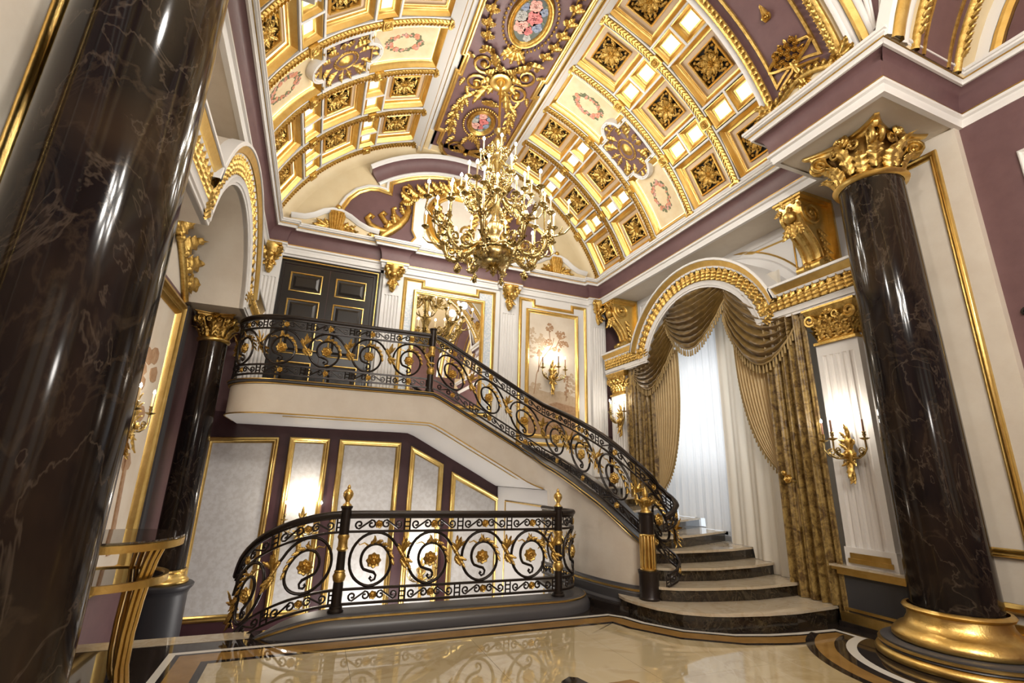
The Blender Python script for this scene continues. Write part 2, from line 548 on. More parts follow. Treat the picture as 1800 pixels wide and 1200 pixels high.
for nm, m, r0, r1, zz in (('column_ring_tan', 'tan', 1.19, 1.36, .0046), ('column_ring_black', 'dark', 1.36, 1.44, .0046), ('column_ring_black', 'dark', 1.09, 1.19, .0046), ('column_ring_white', 'inwhite', 1.0, 1.09, .0046), ('column_ring_core', 'dark', .3, 1.0, .0046)):
    st_ = 112 if r0 > 1.15 else 104 if r0 > 1.05 else 99
    for cx, a0, a1 in ((5.83, st_, 300), (-1.26, -120, 180 - st_)):
        mb = MB(); sweep(mb, arc(cx, 2.9, (r0 + r1) / 2, a0, a1, 40), [((r1 - r0) / 2, 0), ((r1 - r0) / 2, zz), (-(r1 - r0) / 2, zz), (-(r1 - r0) / 2, 0)], cap=True)
        part(nm, mb, m, floor, 0)
for k in range(12):                                   # star of dark and tan petals laid into the middle of the floor
    a = 2 * pi * k / 12 + pi / 2 + .03
    d = (cos(a), sin(a)); s_ = (-d[1], d[0]); L = .98 if k % 2 == 0 else .90
    pts = [(.45, 0), (.62, .13), (.80, .15), (L - .06, .07), (L, -.03), (L - .04, -.09), (.80, -.12), (.62, -.10)]
    mb = MB(); prism(mb, [(2.14 + d[0] * u + s_[0] * v, 2.98 + d[1] * u + s_[1] * v) for u, v in pts], 0, .0045 - .0004 * (k % 2))
    part('medallion_petal', mb, 'dark' if k % 2 == 0 else 'tan', floor, 0)
mb = MB(); box(mb, (-4.5, 5.9, -2.5), (3.9, 9.6, -2.3)); o = smesh('floor_lower', mb, 'riser', 0)
mb = MB(); box(mb, (-2.2, 5.90, -2.4), (3.62, 5.95, -.16)); smesh('wall_well', mb, 'plum', 0)

# ================================================================= BACK WALL
wb = struct('wall_back')
mb = MB(); box(mb, (-2.2, YB, 2.5), (6.9, YB + .15, 5.9)); part('upper_wall', mb, 'purple', wb, 0)
mb = MB(); box(mb, (-2.2, YB, -2.4), (6.9, YB + .15, 2.5)); part('lower_wall', mb, 'plum', wb, 0)
FRAME = [(0, 0), (0, .025), (.012, .045), (.03, .05), (.045, .036), (.052, .03), (.066, .034), (.078, .022), (.10, .012), (.10, 0)]
def panel(parent, path, P, fill, prof=FRAME, fname='panel_frame', gold='gold', nm='wall_panel', fc=.006):
    """a gilt frame on a wall and the field inside it; path counter-clockwise in the plane"""
    mb = MB(); inner = offpoly_closed(path, prof[-1][0] * .9)
    prism(mb, inner, 0, fc, P); f = part(nm, mb, fill, parent, 0)
    mb = MB(); sweep(mb, path, prof, P, closed=True)
    part(fname, mb, gold, f, 50)
    return f
def offpoly_closed(path, s):
    n = len(path); out = []
    for i in range(n):
        p, a, b = path[i], path[i - 1], path[(i + 1) % n]
        d1 = (p[0] - a[0], p[1] - a[1]); d2 = (b[0] - p[0], b[1] - p[1]); l1 = hypot(*d1); l2 = hypot(*d2)
        sx, sy = -d1[1] / l1 - d2[1] / l2, d1[0] / l1 + d2[0] / l2; k = 2 / max(.08, sx * sx + sy * sy)
        out.append((p[0] + sx * k * s, p[1] + sy * k * s))
    return out
LOW = [[(-1.70, -.74), (-.60, -.74), (-.60, 2.115), (-1.70, 2.06)], rect(-.435, -.74, .237, 2.13), rect(.397, -.9, 1.521, 2.13),
       [(1.70, -1.1), (2.37, -1.1), (2.37, 1.755), (1.70, 2.08)], [(2.53, -1.3), (3.56, -1.3), (3.56, 1.135), (2.53, 1.63)]]
for p in LOW: panel(wb, p, PB, 'damask')
# white panelling of the upper storey
mb = MB()
box(mb, (-1.45, 2.6, 0), (-1.08, 5.7, .02), PB)
prism(mb, [(.79, 2.6), (1.9, 2.6), (3.3, 2.25), (4.0, 1.9), (6.12, 1.40), (6.12, 5.7), (.79, 5.7)], 0, .02, PB)
box(mb, (-1.45, 5.5, 0), (1.0, 5.7, .02), PB)
part('white_panelling', mb, 'white', wb, 0)
mb = MB(); box(mb, (-1.45, 5.56, .02), (6.12, 5.62, .06), PB); part('picture_rail', mb, 'white', wb, 0)

def pilaster_mesh(w, z0, z1, z2, dep=.10, nf=5):
    """fluted shaft from z0 to z1, plain head to z2; local x across, -y towards the room"""
    mb = MB(); h = w / 2; pr = [(-h, 0), (-h, dep)]
    fw_ = w * .80 / nf; x = -w * .40
    for k in range(nf):
        pr += [(x + fw_ * .15, dep), (x + fw_ * .25, dep - .016), (x + fw_ * .5, dep - .026), (x + fw_ * .75, dep - .016), (x + fw_ * .85, dep)]
        x += fw_
    pr += [(h, dep), (h, 0)]
    n = len(pr)
    mb.add([(a, -b, z0) for a, b in pr] + [(a, -b, z1) for a, b in pr], [(i, i + 1, n + i + 1, n + i) for i in range(n - 1)])
    box(mb, (-h, -dep, z1), (h, 0, z2)); box(mb, (-h * 1.06, -dep - .015, z0 - .22), (h * 1.06, 0, z0))
    return mb
def corbel_mesh():
    """gilt drop ornament: flared abacus, ball, leaves tapering to a bud; local origin at top back"""
    mb = MB()
    lathe(mb, [(.02, -.56), (.055, -.50), (.075, -.42), (.05, -.34), (.07, -.30), (.09, -.2), (.115, -.1), (.15, -.04), (.15, 0)], (0, 0, 0), 12, None, None, pi, 2 * pi)
    ball(mb, (0, -.13, -.22), .062, 10, 7)
    for sx in (-1, 1):
        leaf(mb, (sx * .06, -.03, -.30), (sx * .45, -.25, 1), (sx * .3, -1, 0), .33, .15, .5)
        leaf(mb, (sx * .03, -.04, -.30), (sx * .4, -.1, -1), (sx * .3, -1, 0), .20, .11, .5)
        ball(mb, (sx * .15, -.08, -.05), .045, 8, 5); ball(mb, (sx * .06, -.08, -.40), .033, 7, 5)
    leaf(mb, (0, -.06, -.32), (0, -.12, -1), (0, -1, 0), .26, .13, .4)
    for k in range(5): ball(mb, ((k % 2 - .5) * .05, -.08, -.42 - k * .028), .024, 6, 4)
    box(mb, (-.165, -.14, -.02), (.165, 0, .03))
    return mb
CORB = mesh('corbel', corbel_mesh(), 'goldc', 50)
PILM = mesh('pilaster', pilaster_mesh(.38, 2.75, 5.02, 5.66), 'white', 30)
PIL3 = mesh('pilaster', pilaster_mesh(.38, 2.45, 5.02, 5.66), 'white', 30); PIL4 = mesh('pilaster', pilaster_mesh(.38, 1.82, 5.02, 5.66), 'white', 30)
for x, pm in ((-1.22, PILM), (1.04, PILM), (3.595, PIL3), (5.895, PIL4)):
    p = put('pilaster', pm, wb, Matrix.Translation((x, YB - .015, 0)))
    put('corbel', CORB, p, Matrix.Translation((x, YB - .115, 5.64)))

# the notched gilt frames round mirror and mural
def notched(x0, x1, z0, z1, n0, n1, dz):
    return [(x0, z0), (x1, z0), (x1, z1), (n1, z1), (n1, z1 - dz), (n0, z1 - dz), (n0, z1), (x0, z1)]
G2 = [(0, 0), (0, .03), (.015, .05), (.04, .055), (.055, .035), (.075, .03), (.09, .012), (.09, 0)]
p = panel(wb, notched(1.27, 3.31, 2.72, 5.50, 1.72, 2.85, .13), PB, 'etched', G2, nm='mirror_surround', fc=.03)
p = panel(wb, notched(3.87, 5.62, 2.20, 5.50, 4.28, 5.20, .13), PB, 'white', G2, nm='mural_surround', fc=.03)

# ================================================================= FRIEZE ROUND THE HALL
L0 = [(-1.9, -5), (-1.9, 2.41), (-.51, 2.41), (-.51, 3.76), (-1.33, 3.76), (-1.33, 9.30), (-1.02, 9.30), (-1.02, 9.40), (.80, 9.40), (.80, 9.30), (1.28, 9.30), (1.28, 9.40),
      (3.35, 9.40), (3.35, 9.30), (3.84, 9.30), (3.84, 9.40), (5.66, 9.40), (5.66, 9.30), (5.93, 9.30), (5.93, 3.76), (5.11, 3.76), (5.11, 2.41), (6.5, 2.41), (6.5, -5)]
t1 = struct('trim_1')
def fr(nm, prof, m, ang=40):
    mb = MB(); sweep(mb, L0, [(-d, z) for d, z in prof]); part(nm, mb, m, t1, ang)
fr('lower_moulding', [(-.05, 5.575), (.008, 5.575), (.008, 5.61), (.022, 5.63), (.022, 5.665), (.05, 5.68), (.05, 5.715), (.03, 5.72)], 'white')
fr('gilt_line', [(.03, 5.718), (.045, 5.722), (.045, 5.735), (.028, 5.738)], 'gold')
fr('plum_cove', [(.028, 5.738), (.03, 5.80), (.042, 5.87), (.065, 5.93), (.10, 5.975), (.14, 5.995)], 'purple', 60)
fr('upper_moulding', [(.14, 5.99), (.165, 5.99), (.165, 6.02), (.185, 6.035), (.185, 6.06), (.215, 6.075), (.215, 6.10)], 'white')
fr('gilt_line', [(.187, 6.036), (.195, 6.04), (.195, 6.052), (.185, 6.058)], 'gold')
fr('crown_fillet', [(.215, 6.098), (.235, 6.10), (.235, 6.135), (-.35, 6.145)], 'white')
mb = MB()
for x0, y0, x1, y1 in ((5.935, 3.755, 6.9, 9.5), (5.115, 2.415, 6.7, 3.755), (-2.3, 3.755, -1.335, 9.5), (-2.1, 2.415, -.515, 3.755), (6.505, -5, 6.9, 2.415), (-2.3, -5, -1.905, 2.415)):
    box(mb, (x0, y0, 5.595), (x1, y1, 5.70))
part('soffit', mb, 'cream', t1, 0)

# ================================================================= SIDE WALLS
XR, XL = 6.60, -1.98
wr = struct('wall_right'); wl = struct('wall_left')
mb = MB()
box(mb, (XR, 8.05, -.1), (XR + .2, 9.5, 5.7)); box(mb, (XR, 3.4, -.1), (XR + .2, 6.0, 5.7)); box(mb, (XR, 6.0, 5.0), (XR + .2, 8.05, 5.7)); box(mb, (XR, 6.0, -.1), (XR + .2, 8.05, .7))
part('wall_face', mb, 'white', wr, 0)
mb = MB(); box(mb, (XL - .2, 3.4, 3.85), (XL, 9.5, 5.7)); part('wall_face', mb, 'cream', wl, 0)
mb = MB(); box(mb, (XL - .2, 3.4, -2.4), (XL, 9.5, 3.85)); part('lower_wall_face', mb, 'purple', wl, 0)
for root, X0, sg in ((wr, 6.4, -1), (wl, -1.8, 1)):
    mb = MB(); lo, hi = (X0, X0 + .5) if sg < 0 else (X0 - .5, X0)
    box(mb, (lo, 2.44, -.05), (hi, 3.62, 5.7)); pier = part('pier', mb, 'cream', root, 0)
    P = PR(X0) if sg < 0 else PL(X0)
    mb = MB(); path = rect(2.64, .92, 3.52, 5.42)
    if sg > 0: path = rect(2.40, .92, 3.22, 5.42)
    sweep(mb, path, bead(.085 if sg < 0 else .12, .05), P, closed=True); part('panel_frame', mb, 'gold', pier, 50)
    for z0, hgt, wd in ((.42, .09, .07), (.20, .13, .12), (0, .2, .08)):
        mb = MB(); x1 = X0 + sg * wd
        pr = [(0, z0), (wd * .5, z0), (wd, z0 + hgt * .3), (wd, z0 + hgt * .6), (wd * .45, z0 + hgt), (0, z0 + hgt)]
        sweep(mb, [(2.40, 0), (3.66, 0)], [(0, 0)], P) if False else None
        n = len(pr)
        mb.add([(X0 + sg * d, 2.40, z) for d, z in pr] + [(X0 + sg * d, 3.66, z) for d, z in pr], [(i, i + 1, n + i + 1, n + i) for i in range(n - 1)] + [tuple(range(n)), tuple(range(n, 2 * n))])
        part('pier_base', mb, 'slate' if z0 == 0 else 'gold', pier, 40)
    mb = MB(); lo, hi = (6.5, 6.75) if sg < 0 else (-2.15, -1.9)
    box(mb, (lo, -5, -.05), (hi, 2.44, 5.7)); part('plum_wall', mb, 'purple', root, 0)
    mb = MB(); sweep(mb, rect(.5, 1.0, 2.04, 5.0), bead(.07, .035), PR(6.5) if sg < 0 else PL(-1.9), closed=True); part('panel_moulding', mb, 'white', root, 50)

# window behind the curtains
w1 = struct('window_1')
mb = MB(); box(mb, (6.74, 5.9, .7), (6.76, 8.2, 5.0)); part('pane', mb, 'sky', w1, 0)
mb = MB()
for y in (6.0, 6.72, 7.4, 8.1): box(mb, (6.68, y - .04, .7), (6.74, y + .04, 5.0))
for z in (.74, 2.1, 3.5, 4.96): box(mb, (6.68, 5.95, z - .04), (6.74, 8.15, z + .04))
part('window_frame', mb, 'white', w1, 0)

# ------------------------------------------------ the arched entablature on each side wall
def apath(n=26):
    a0 = 166.0
    return [(3.46, 3.83)] + [(6.35 + 1.375 * cos(radians(a0 - (2 * a0 - 180) * i / n)), 3.50 + 1.375 * sin(radians(a0 - (2 * a0 - 180) * i / n))) for i in range(n + 1)] + [(9.16, 3.83)]
AP = apath()
def lerp_path(path, step, start=.05):
    out = []; acc = start
    for a, b in zip(path, path[1:]):
        l = hypot(b[0] - a[0], b[1] - a[1]); 
        while acc < l:
            t = acc / l; out.append((a[0] + (b[0] - a[0]) * t, a[1] + (b[1] - a[1]) * t, (b[0] - a[0]) / l, (b[1] - a[1]) / l)); acc += step
        acc -= l
    return out
def entablature(root, P, N, deep):
    def strip(nm, prof, m, ang=40, cap=False):
        mb = MB(); sweep(mb, AP, prof, P, cap=cap); return part(nm, mb, m, e, ang)
    mb = MB(); sweep(mb, AP, [(0, -deep), (0, -.001), (.48, -.001), (.48, -deep)], P, cap=True)
    e = part('arched_entablature', mb, 'white' if root is wr else 'cream', root, 30)
    strip('architrave', [(0, -.05), (0, .012), (.03, .012), (.035, .03), (.085, .035), (.10, .05), (.115, .03), (.12, .0)], 'white', cap=True)
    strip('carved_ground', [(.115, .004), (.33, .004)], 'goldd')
    strip('bed_moulding', [(.32, 0), (.325, .045), (.35, .06), (.36, .06)], 'white')
    strip('gilt_cornice', [(.355, .055), (.365, .075), (.39, .085), (.425, .105), (.45, .115)], 'gold')
    strip('cap_fillet', [(.445, .115), (.45, .13), (.48, .13), (.49, .12), (.49, -.01)], 'white', cap=True)
    mb = MB()
    for k, (y, z, ty, tz) in enumerate(lerp_path(AP, .108)):
        p = P(y - tz * .12, z + ty * .12, .01); q = P(y - tz * .33, z + ty * .33, .01)
        leaf(mb, p, Vector(q) - Vector(p), N, .23, .205, .06, 6, .08)
        if k % 2 == 0:
            c = P(y - tz * .31 + ty * .06, z + ty * .31 + tz * .06, .02); ball(mb, c, .022, 6, 4)
    part('carved_leaf_band', mb, 'goldc', e, 60)
    return e
er = entablature(wr, PR(5.97), (-1, 0, 0), .63)
el = entablature(wl, PL(-1.25), (1, 0, 0), .74)

def pcap_mesh(w, h=.44, dep=.22):
    """square gilt pilaster capital; local origin bottom centre back, faces -y"""
    mb = MB(); hw = w / 2
    b = [(-hw * .82, .0), (hw * .82, .0)]
    vs = []
    for z, s_ in ((0, .80), (.03, .86), (.05, .80), (h * .6, .84), (h * .8, .98), (h * .86, 1.12), (h, 1.2)):
        vs += [(-hw * s_, 0, z), (-hw * s_, -dep * s_, z), (hw * s_, -dep * s_, z), (hw * s_, 0, z)]
    mb.add(vs, [(i * 4 + k, i * 4 + k + 1, i * 4 + 5 + k, i * 4 + 4 + k) for i in range(6) for k in range(3)] + [(24, 25, 26, 27)])
    for row, (z0, L, ns) in enumerate(((.04, .20, 4), (.10, .26, 3))):
        for k in range(ns):
            x = (k - (ns - 1) / 2) * w * .8 / ns
            leaf(mb, (x, -dep * .82 - .01 * row, z0), (0, -.12, 1), (0, -1, 0), L, w * .9 / ns, .6)
        for sx in (-1, 1):
            for k in range(2):
                leaf(mb, (sx * hw * .84, -dep * (.25 + .5 * k), z0), (sx * .12, 0, 1), (sx, 0, 0), L, dep * .5, .6)
    for sx in (-1, 1):
        tube(mb, spiral((sx * hw * .92, -dep * 1.12, h * .70), (sx, 0, 0), (0, 0, 1), .085, .02, 200, 1.5, 16), .022, 5)
        tube(mb, spiral((sx * hw * .30, -dep * 1.08, h * .74), (-sx, 0, 0), (0, 0, 1), .06, .015, 200, 1.3, 14), .016, 5)
    rosette(mb, (0, -dep * 1.12, h * .88), (0, -1, .2), .06, 6)
    box(mb, (-hw * .98, -dep * 1.02, -.035), (hw * .98, 0, 0)); box(mb, (-hw * 1.25, -dep * 1.25, h), (hw * 1.25, 0, h + .03))
    return mb
PCAP = mesh('capital', pcap_mesh(.56), 'goldc', 50)
FPIL = mesh('pilaster', pilaster_mesh(.54, .86, 3.18, 3.34, .16, 5), 'white', 30)
RZ = Matrix.Rotation(radians(-90), 4, 'Z')     # faces -x
RZL = Matrix.Rotation(radians(90), 4, 'Z')
for yc in (3.93, 8.78):
    mb = MB(); box(mb, (6.14, yc - .27, .64), (XR + .05, yc + .27, 3.84)); core = part('pilaster_core', mb, 'white', wr, 0)
    put('pilaster', FPIL, core, Matrix.Translation((6.17, yc, 0)) @ RZ)
    put('capital', PCAP, core, Matrix.Translation((6.20, yc, 3.36)) @ RZ)
    mb = MB(); box(mb, (5.985, yc - .22, .74), (6.02, yc + .22, .80)); box(mb, (5.97, yc - .24, .69), (6.02, yc + .24, .74)); part('gilt_plinth_moulding', mb, 'gold', core, 0)
    mb = MB(); box(mb, (5.97, yc - .34, 0), (XR + .05, yc + .34, .55)); ped = part('pedestal', mb, 'slate', core, 0)
    for z0, z1, d, m in ((.55, .60, .035, 'gold'), (.60, .635, .07, 'gold'), (.635, .655, .085, 'tread'), (.17, .20, .015, 'gold'), (.05, .15, .05, 'gold'), (0, .05, .07, 'dark')):
        mb = MB(); box(mb, (5.97 - d, yc - .34 - d, z0), (XR, yc + .34 + d, z1)); part('pedestal_moulding', mb, m, core, 0)
# gold-lined white panels above the window arch
THIN = [(0, 0), (0, .012), (.012, .02), (.024, .012), (.03, 0)]
def spandrel(parent, P, sg):
    R_ = 1.98
    ar = [(6.35 - sg * R_ * cos(radians(30 + 50 * i / 12)), 3.5 + R_ * sin(radians(30 + 50 * i / 12))) for i in range(13)]
    ya = 4.60 if sg > 0 else 8.64
    path = [(ya, ar[0][1])] + ar + [(ya, ar[-1][1])]
    if sg < 0: path = path[::-1]
    for off in (0, .10):
        q = offpoly_closed(path, off); mb = MB(); sweep(mb, q, THIN, P, closed=True); part('spandrel_moulding', mb, 'gold' if off else 'white', parent, 40)
for root, P in ((wr, PR(XR)), (wl, PL(XL))):
    spandrel(root, P, 1); spandrel(root, P, -1)

# niche panel of the left wall (painted field in a wide gilt frame, carved tympanum above)
pn = panel(wl, rect(5.1, .25, 7.56, 3.74), PL(XL), 'canvas', [(0, 0), (0, .05), (.03, .09), (.07, .10), (.10, .06), (.13, .05), (.16, .07), (.19, .03), (.2, 0)], nm='niche_panel')
mb = MB()
for k in range(26):
    yy, zz = 6.2 + random.gauss(0, .5), 2.3 + random.gauss(0, .35)
    prism(mb, [(yy + (.12 + .08 * random.random()) * cos(a), zz + .10 * sin(a) * (.8 + .4 * random.random())) for a in [i * pi / 5 for i in range(10)]], .006, .0085 + .0004 * k, PL(XL))
prism(mb, [(6.9, .6), (7.0, .6), (6.85, 1.6), (6.4, 2.3), (6.35, 2.25), (6.78, 1.6)], .006, .0225, PL(XL))
part('painted_tree', mb, 'sepia', pn, 0)
mb = MB()
for k in range(9):
    a = radians(20 + 17.5 * k); q = (6.33 - 1.1 * cos(a), 3.78 + .62 * sin(a))
    leaf(mb, (XL + .03, q[0], q[1]), (0, -cos(a), sin(a)), (1, 0, 0), .42, .3, .6)
    ball(mb, (XL + .06, q[0] + .05, q[1]), .06, 8, 5)
tube(mb, [(XL + .03, 5.1 + 2.46 * i / 20, 3.80 + .70 * sin(pi * i / 20)) for i in range(21)], .05, 6)
part('carved_tympanum', mb, 'goldc', wl, 60)
mb = MB(); box(mb, (XL, 7.78, -1), (XL + .05, 7.95, 3.8)); part('grey_strip', mb, 'graphite', wl, 0)

wf = struct('wall_front')
mb = MB(); box(mb, (-4.5, -6.2, -.1), (9, -6, 9.6)); part('wall_face', mb, 'purple', wf, 0)
for x0 in (-1.6, .2, 2.9, 4.7): panel(wf, rect(x0, .9, x0 + 1.4, 4.9), lambda a, b, c: (a, -6 + c, b), 'damask')
mb = MB(); box(mb, (-2.4, -6, 9.0), (7, 2.38, 9.2)); smesh('ceiling_crossing', mb, 'vaultcream', 0)
# ================================================================= VAULT
ZC, R = 5.01, 3.79
def PV(a, b, c):
    t = b / R; r = R - c
    return (XC + r * sin(t), a, ZC + r * cos(t))
D = R * pi / 180           # metres of arc per degree
ce = struct('ceiling')
def vsub(path, closed=True): return subd(path, .16, closed)
mb = MB(); grid(mb, lambda u, v: PV(3.70 + 5.9 * v, (-78 + 156 * u) * D, -.34), 40, 4); part('vault_shell', mb, 'vaultcream', ce, 60)
RIBS = [3.96, 5.02, 6.07, 7.13, 8.20, 9.27]
rope = MB()
for sgn in (-1, 1):
    for y in RIBS: pass
for y in RIBS:
    for sgn in (-1, 1):
        th = [sgn * (15 + 57.6 * i / 26) * D for i in range(27)]
        path = [(y, b) for b in th]
        if sgn > 0: path = path[::-1]
        mb = MB(); sweep(mb, path, [(-.085, -.02), (-.085, .012), (-.07, .016), (-.062, .0), (.062, .0), (.07, .016), (.085, .012), (.085, -.02)], PV)
        rb = part('rib', mb, 'white', ce, 30)
        mb = MB()
        sweep(mb, path, [(-.055, .0), (-.05, .022), (.0, .034), (.05, .022), (.055, .0)], PV)
        L = 57.6 * D; n = int(L / .062)
        for k in range(n):
            b0 = sgn * (15 * D + L * (k + .5) / n)
            for s_ in (-1, 1):
                v = []
                for (da, db) in ((.004, -.020), (.046, .012), (.046, .034), (.004, .006)): v.append(PV(y + s_ * da, b0 + db * sgn, .030))
                for (da, db) in ((.010, -.010), (.040, .016), (.040, .028), (.010, .004)): v.append(PV(y + s_ * da, b0 + db * sgn, .052))
                mb.add(v, [(4, 5, 6, 7), (0, 1, 5, 4), (1, 2, 6, 5), (2, 3, 7, 6), (3, 0, 4, 7)])
        part('rope_moulding', mb, 'goldc', rb, 40)
        mb = MB()
        for t in (33.6, 53.4, 71.3, 16.3):
            b0 = sgn * t * D
            box(mb, (y - .09, b0 - .085, .0), (y + .09, b0 + .085, .055), PV)
            c0 = Vector(PV(y, b0, .055)); nn = Vector((XC, y, ZC)) - c0
            rosette(mb, c0, nn, .07, 4, .3)
        part('rib_block', mb, 'goldc', rb, 40)
# longitudinal bars
mb = MB()
for sgn in (-1, 1):
    for t, wd in ((17.0, .05), (30.5, .038), (36.7, .038), (50.0, .038), (56.7, .038), (70.3, .05)):
        for y0, y1 in zip(RIBS[:-1], RIBS[1:]):
            if abs(y0 - 6.07) < .01 and t not in (17.0, 70.3): continue
            b = sgn * t * D
            sweep(mb, [(y0 + .08, b), (y1 - .08, b)], [(-wd / 2, -.05), (-wd / 2, .010), (-wd * .2, .018), (wd * .2, .018), (wd / 2, .010), (wd / 2, -.05)], PV)
part('cross_bars', mb, 'white', ce, 30)
for sgn in (-1, 1):
    mb = MB(); b = sgn * 71.4 * D
    sweep(mb, [(3.9, b), (9.35, b)], [(-.055, -.03), (-.055, .02), (-.02, .035), (.02, .035), (.055, .02), (.055, -.03)], PV)
    for k in range(86):
        y = 3.95 + k * .062
        for s_ in (-1, 1):
            v = [PV(y + p, b + s_ * q, .028) for p, q in ((-.02, .004), (.012, .046), (.034, .046), (.006, .004))] + [PV(y + p, b + s_ * q, .05) for p, q in ((-.01, .01), (.016, .04), (.028, .04), (.004, .01))]
            mb.add(v, [(4, 5, 6, 7), (0, 1, 5, 4), (1, 2, 6, 5), (2, 3, 7, 6), (3, 0, 4, 7)])
    part('springing_moulding', mb, 'goldc', ce, 40)

# ---- coffers
H = .437
ID = lambda a, b, c: (a, b, c)
sq = lambda h, k=None: rect(-h, -(k or h), h, (k or h))
mb = MB(); sweep(mb, sq(H), [(0, -.30), (0, .012), (.012, .016), (.02, .0), (.03, -.012), (.042, -.045), (.065, -.072), (.078, -.075), (.078, -.088), (.088, -.09), (.088, -.10), (.06, -.10)], ID, closed=True)
COFM = mesh('coffer', mb, 'coffergold', 40)
mb = MB(); sweep(mb, sq(H - .02), [(0, -.15), (.04, -.15), (.05, -.135), (.165, -.135), (.17, -.12)], ID, closed=True); COFC = mesh('coffer_margin', mb, 'ledgecream', 40)
mb = MB(); sweep(mb, sq(H - .036), [(0, -.145), (0, -.118), (.012, -.118), (.012, -.145)], ID, closed=True, pclosed=True); COFL = mesh('cove_strip', mb, 'led', 0)
mb = MB(); sweep(mb, sq(H - .185), [(-.012, -.14), (-.012, -.10), (.0, -.088), (.014, -.10), (.022, -.15)], ID, closed=True); COFF = mesh('grille_frame', mb, 'coffergold', 40)
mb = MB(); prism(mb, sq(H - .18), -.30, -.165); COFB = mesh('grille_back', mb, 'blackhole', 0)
mb = MB(); q = H - .205; z = -.135
rosette(mb, (0, 0, z), (0, 0, 1), .055, 4, .5)
for k in range(8):
    a = k * pi / 4; d = (cos(a), sin(a), 0); l = q * (.98 if k % 2 else .80)
    leaf(mb, (d[0] * .045, d[1] * .045, z), d, (0, 0, 1), l * .62, .085, .35, 6, .2)
    leaf(mb, (d[0] * l * .55, d[1] * l * .55, z), d, (0, 0, 1), l * .50, .07, .5, 6, .2)
    for s_ in (-1, 1):
        a2 = a + s_ * .39; c = (cos(a2) * q * .72, sin(a2) * q * .72, z)
        tube(mb, spiral(c, (cos(a), sin(a), 0), (-s_ * sin(a), s_ * cos(a), 0), .052, .012, 150, 1.4, 11), .011, 4)
        leaf(mb, (cos(a2) * q * .30, sin(a2) * q * .30, z), (cos(a2 + s_ * .5), sin(a2 + s_ * .5), 0), (0, 0, 1), .11, .05, .3, 5, .2)
for sx in (-1, 1):
    for sy in (-1, 1):
        ball(mb, (sx * q * .80, sy * q * .80, z), .03, 8, 5)
        leaf(mb, (sx * q * .95, sy * q * .66, z), (-sx * .4, -sy, 0), (0, 0, 1), .13, .06, .4, 5, .2); leaf(mb, (sx * q * .66, sy * q * .95, z), (-sx, -sy * .4, 0), (0, 0, 1), .13, .06, .4, 5, .2)
COFO = mesh('grille_ornament', mb, 'goldc', 60)
HL, KL = .21, .185
mb = MB(); sweep(mb, rect(-HL, -KL, HL, KL), [(0, -.30), (0, .008), (.014, .012), (.024, 0), (.038, -.03), (.06, -.06), (.075, -.065), (.078, -.055), (.086, -.055), (.088, -.10)], ID, closed=True); LITM = mesh('glowing_coffer', mb, 'coffergold', 40)
mb = MB(); prism(mb, rect(-HL + .08, -KL + .08, HL - .08, KL - .08), -.11, -.09); LITP = mesh('lit_panel', mb, 'alabaster', 0)
def vmat(y, deg, c=0):
    t = radians(deg); p = Vector(PV(y, deg * D, c))
    return Matrix(((0, cos(t), -sin(t), p.x), (1, 0, 0, p.y), (0, -sin(t), -cos(t), p.z), (0, 0, 0, 1)))
for y0, y1 in zip(RIBS[:-1], RIBS[1:]):
    yc = (y0 + y1) / 2
    if abs(y0 - 6.07) < .01: continue
    for sgn in (-1, 1):
        for t in (23.8, 43.35, 63.5):
            mx = vmat(yc, sgn * t, -.012)
            c = put('coffer', COFM, ce, mx)
            for nm, me in (('coffer_margin', COFC), ('cove_strip', COFL), ('grille_frame', COFF), ('grille_back', COFB), ('grille_ornament', COFO)):
                o = bpy.data.objects.new(nm, me); COL.objects.link(o); o.parent = c
        for t in (33.6, 53.35):
            mb = MB(); sweep(mb, [(yc, sgn * (t - 3.1) * D), (yc, sgn * (t + 3.1) * D)], [(-.018, -.05), (-.018, .012), (.018, .012), (.018, -.05)], PV); part('cross_bar', mb, 'white', ce, 0)
            for dy in (-.22, .22):
                c = put('glowing_coffer', LITM, ce, vmat(yc + dy, sgn * t, 0))
                o = bpy.data.objects.new('lit_panel', LITP); COL.objects.link(o); o.parent = c
